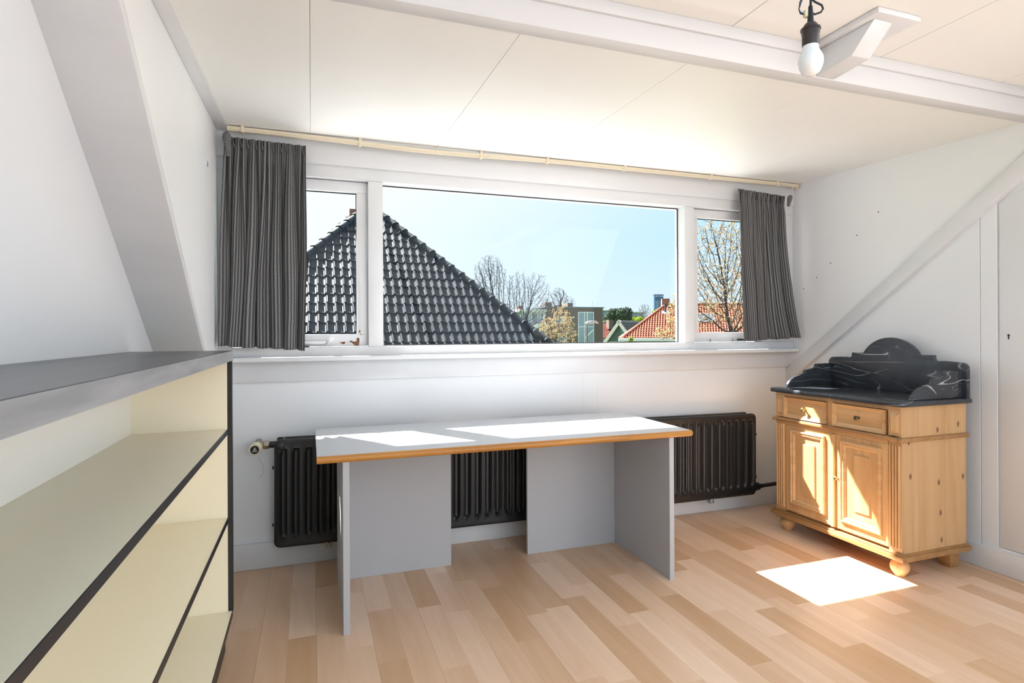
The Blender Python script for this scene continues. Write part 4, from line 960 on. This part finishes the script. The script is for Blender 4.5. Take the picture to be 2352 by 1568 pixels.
# ---- green gabled house with dark roof
def roof_slab(root, pts, thick, m, name='roof'):   # four corners counter-clockwise seen from above
    P_ = [Vector(p) for p in pts]; n = (P_[1]-P_[0]).cross(P_[3]-P_[0]).normalized()
    if n.z < 0: n = -n
    return MB().hexa([p-n*thick for p in P_] + P_).build(name, m, root)
def green_house():
    Y = 52.0
    def X(px, y=Y): return at(px, 760, y).x
    def Z(py, y=Y): return at(1430, py, y).z
    xa, za = X(1424), Z(741); hw = X(1424)-X(1395.5); zb_ = Z(784)
    sl = (za-zb_)/hw
    root = thing('gabled_house', 'small house with green boarded gable and dark roof', 'house', (xa, Y, GZ))
    MB().prism([(xa-hw,zb_),(xa+hw,zb_),(xa,za)], 1, Y, Y+.2).build('gable', GREENB, root)
    MB().box(xa-hw+.2, xa+hw-.2, Y, Y+9, GZ, zb_).build('wall', mat('pale_green_wall', (.40,.52,.50), .7), root)
    for k in range(5):
        z = Z(755+k*6); w_ = (za-z)/sl; MB().box(xa+w_*.15, xa+w_-.25, Y-.05, Y, z-.12, z+.10).build('board', mat('green_board_pale', (.13,.27,.24), .7), root)
    o_ = .35
    for s_ in (-1, 1):
        pts = [(xa, Y-o_, za+.25), (xa, Y+10, za+.25), (xa+s_*(hw+.5), Y+10, zb_-sl*.5+.25), (xa+s_*(hw+.5), Y-o_, zb_-sl*.5+.25)]
        r = roof_slab(root, pts, .14, TILEB)
        # courses of tiles as raised steps
        n = 8
        for k in range(n):
            t0, t1 = k/n, (k+1)/n
            def L_(t, y, up): return (xa+s_*(hw+.5)*t, y, za+.25+(zb_-sl*.5-za)*t+up)
            MB().hexa([L_(t0,Y-o_,-.02),L_(t1,Y-o_,-.02),L_(t1,Y+10,-.02),L_(t0,Y+10,-.02),L_(t0,Y-o_,.01),L_(t1,Y-o_,.10),L_(t1,Y+10,.10),L_(t0,Y+10,.01)]).build('tile_course', TILEB, r)
        pts = [(xa, Y-o_-.06, za+.30), (xa, Y-o_+.1, za+.30), (xa+s_*(hw+.5), Y-o_+.1, zb_-sl*.5+.30), (xa+s_*(hw+.5), Y-o_-.06, zb_-sl*.5+.30)]
        roof_slab(root, pts, .30, FRAMEW, 'verge_board')
    root.rotation_euler = (0, 0, math.radians(-50))
    x0, x1 = xa+.1, xa+.8
    f = MB().box(x0, x1, Y-.08, Y, zb_-1.3, zb_-.1).build('window', FRAMEW, root); MB().box(x0+.06, x1-.06, Y-.1, Y-.07, zb_-1.2, zb_-.16).build('pane', WINDARK, f)
green_house()

# ---- orange-tiled house
def orange_house():
    Y = 38.0
    A0 = at(1430, 776, Y); e = A0.z; x0 = A0.x; s_ = 3.55; pt = .72; LEN = 14.0
    # built square to the axes from its left eave corner, then turned to face the dormer
    root = thing('orange_roof_house', 'house with broad orange pantiled roof and white gutter', 'house', (x0, Y, GZ))
    E0 = Vector((x0, Y, e)); RX = x0 + LEN
    A = Vector((x0+s_, Y+s_, e+s_*pt)); B = Vector((RX-s_, Y+s_, e+s_*pt))
    MB().add([E0, (RX,Y,e), B, A, (x0,Y+2*s_,e), (RX,Y+2*s_,e)], [(0,1,2,3),(0,3,4),(4,3,2,5),(1,5,2),(0,4,5,1)]).build('roof_deck', TILEO, root)
    TW, TL = .195, .285; sl = math.hypot(s_, s_*pt); up = Vector((0, 1, pt)).normalized(); nn = Vector((0, -pt, 1)).normalized(); rows = int(sl/TL)
    mb = MB()
    for r in range(rows):
        f0 = r*TL; xl = x0 + s_*(f0+TL)/sl; xr = RX - s_*(f0+TL)/sl
        for i in range(int((xr-xl)/TW)):
            c = Vector((xl+(i+.5)*TW, Y, e)) + up*f0; V = []
            for (l, lf) in ((0,.05),(TL*1.05,.006)):
                for (dx, h) in ((-.5,.0),(-.32,.06),(-.12,.06),(.05,.004),(.5,.0)): V.append(c + Vector((dx*TW,0,0)) + up*l + nn*(h+lf))
            V += [c + Vector((dx*TW,0,0)) for dx in (-.5,.5)]
            mb.add(V, [(0,1,6,5),(1,2,7,6),(2,3,8,7),(3,4,9,8),(0,10,11,4,3,2,1)])
    o = mb.build('roof_tile_field', TILEO, root); o['kind'] = 'stuff'
    for (p0, p1) in ((E0, A), (A, B)):
        d = p1-p0; n_ = int(d.length/.4)
        for k in range(n_):
            p = p0 + d*(k/n_); MB().tube([p+Vector((0,0,.03)), p+d/n_*1.05+Vector((0,0,.06))], [.12,.10], 8).build('hip_tile', TILEO, root, smooth=True)
    MB().box(x0-.3, RX+.3, Y-.25, Y+.05, e-.24, e-.02).build('gutter', FRAMEW, root, bevel=.02)
    MB().box(x0+.5, RX-.5, Y+.4, Y+2*s_-.4, GZ, e-.02).build('wall', BRICKR, root)
    MB().box(x0+.4, RX-.4, Y+.06, Y+.4, e-.5, e-.03).build('eaves_board', mat('eaves_dark', (.10,.075,.065), .8), root)
    def R(x, l, h): return Vector((x0+x, Y, e)) + up*l + nn*h
    MB().box(x0+s_-.25, x0+s_+.35, Y+s_-.1, Y+s_+.5, e+s_*pt-.3, e+s_*pt+.55).build('chimney', BRICKR, root)
    p = R(3.45, 3.3, 0); MB().tube([p, p+Vector((0,0,.75))], .08, 10).build('vent_pipe', mat('pipe_dark', (.06,.06,.065), .6), root, smooth=True)
    MB().hexa([R(3.2,3.1,.02),R(3.75,3.1,.02),R(3.75,3.45,.02),R(3.2,3.45,.02),R(3.2,3.1,.1),R(3.75,3.1,.1),R(3.75,3.45,.1),R(3.2,3.45,.1)]).build('flashing', LEAD, root)
    a0, l0 = 5.75, 1.9
    sk = MB().hexa([R(a0,l0,.03),R(a0+1.3,l0,.03),R(a0+1.3,l0+1.1,.03),R(a0,l0+1.1,.03),R(a0,l0,.14),R(a0+1.3,l0,.14),R(a0+1.3,l0+1.1,.14),R(a0,l0+1.1,.14)]).build('roof_window', mat('skylight_frame', (.16,.17,.18), .6), root)
    MB().hexa([R(a0+.1,l0+.1,.13),R(a0+1.2,l0+.1,.13),R(a0+1.2,l0+1.0,.13),R(a0+.1,l0+1.0,.13),R(a0+.1,l0+.1,.15),R(a0+1.2,l0+.1,.15),R(a0+1.2,l0+1.0,.15),R(a0+.1,l0+1.0,.15)]).build('pane', mat('skylight_pane', (.07,.085,.10), .5, .3), sk)
    MB().box(x0+5.3, x0+6.0, Y+s_+.1, Y+s_+.8, e+s_*pt-.4, e+s_*pt+.5).build('chimney', BRICKR, root)
    root.rotation_euler = (0, 0, math.radians(-27))
orange_house()

# ---- red-brown roof behind, between brick building and green gable
def red_house():
    Y = 84.0; e = at(1390, 775, Y); t = at(1390, 741, Y); x0 = at(1374, 760, Y).x; x1 = at(1414, 760, Y).x
    root = thing('red_roof_house', 'row house with dull red tiled roof behind green gable', 'house', ((x0+x1)/2, Y+3, GZ))
    h = t.z-e.z
    MB().add([(x0,Y,e.z),(x1+1.5,Y,e.z),(x1-.6,Y+h,t.z),(x0,Y+h,t.z),(x0,Y+2*h,e.z),(x1+1.5,Y+2*h,e.z)], [(0,1,2,3),(1,5,2),(3,2,5,4),(0,3,4),(0,4,5,1)]).build('roof', TILER, root)
    MB().box(x0, x1+1.2, Y+.3, Y+2*h-.3, GZ, e.z).build('wall', mat('row_wall', (.13,.15,.17), .8), root)
    c = at(1403, 738, Y+1); MB().box(c.x-.4, c.x+.4, Y+.9, Y+1.9, t.z-1.0, c.z+.25).build('chimney', BRICK, root)
    for a in (1386, 1394, 1401):
        p = at(a, 780, Y); f = MB().box(p.x, p.x+.42, Y+.2, Y+.32, p.z-.5, p.z+.16).build('window', FRAMEW, root); MB().box(p.x+.06, p.x+.36, Y+.16, Y+.21, p.z-.42, p.z+.1).build('pane', WINDARK, f)
red_house()

# ---- far office blocks and the tower
def block(px0, px1, py, Y, name, label, m, rows=3):
    a, b = at(px0, py, Y), at(px1, py, Y)
    root = thing(name, label, 'building', ((a.x+b.x)/2, Y+15, GZ))
    MB().box(a.x, b.x, Y, Y+30, GZ, a.z).build('wall', m, root)
    MB().box(a.x-.5, b.x+.5, Y-.5, Y+30.5, a.z, a.z+.8).build('roof_edge', LEAD, root)
    for r in range(rows): MB().box(a.x+.6, b.x-.6, Y-.15, Y+.1, a.z-2.6-r*3.3, a.z-1.3-r*3.3).build('window_band', WINDARK, root)
block(1380, 1427, 714, 420, 'office_block', 'dark far office slab behind the pine tree', GREYF)
block(1452, 1478, 718, 430, 'office_block', 'low grey far office behind the fan shaped bare tree', mat('grey_far_pale', (.16,.17,.18), .7))
def tower():
    Y = 900.0; a, b = at(1503.5, 676, Y), at(1524, 676, Y)
    root = thing('office_tower', 'slender dark glass office tower on the horizon', 'tower', ((a.x+b.x)/2, Y+2.5, GZ))
    MB().box(a.x, b.x, Y, Y+5, GZ, a.z).build('shaft', TOWER, root, bevel=.8)
    xm = (a.x+b.x)/2; k = (b.x-a.x)
    def Z(py): return at(1512, py, Y).z
    for (p0, p1) in ((a.x+k*.07, xm-k*.05), (xm+k*.06, b.x-k*.05)):
        MB().box(p0, p1, Y-.3, Y+.2, Z(681), Z(678.5)).build('window_band', TOWERB, root)
        for r in range(12): MB().box(p0, p1, Y-.3, Y+.2, Z(692+r*2.7), Z(690.8+r*2.7)).build('window_band', TOWERB, root)
    MB().box(a.x-.3, b.x+.3, Y-.3, Y+5.3, a.z-1.5, a.z+.3).build('crown', TOWER, root)
tower()
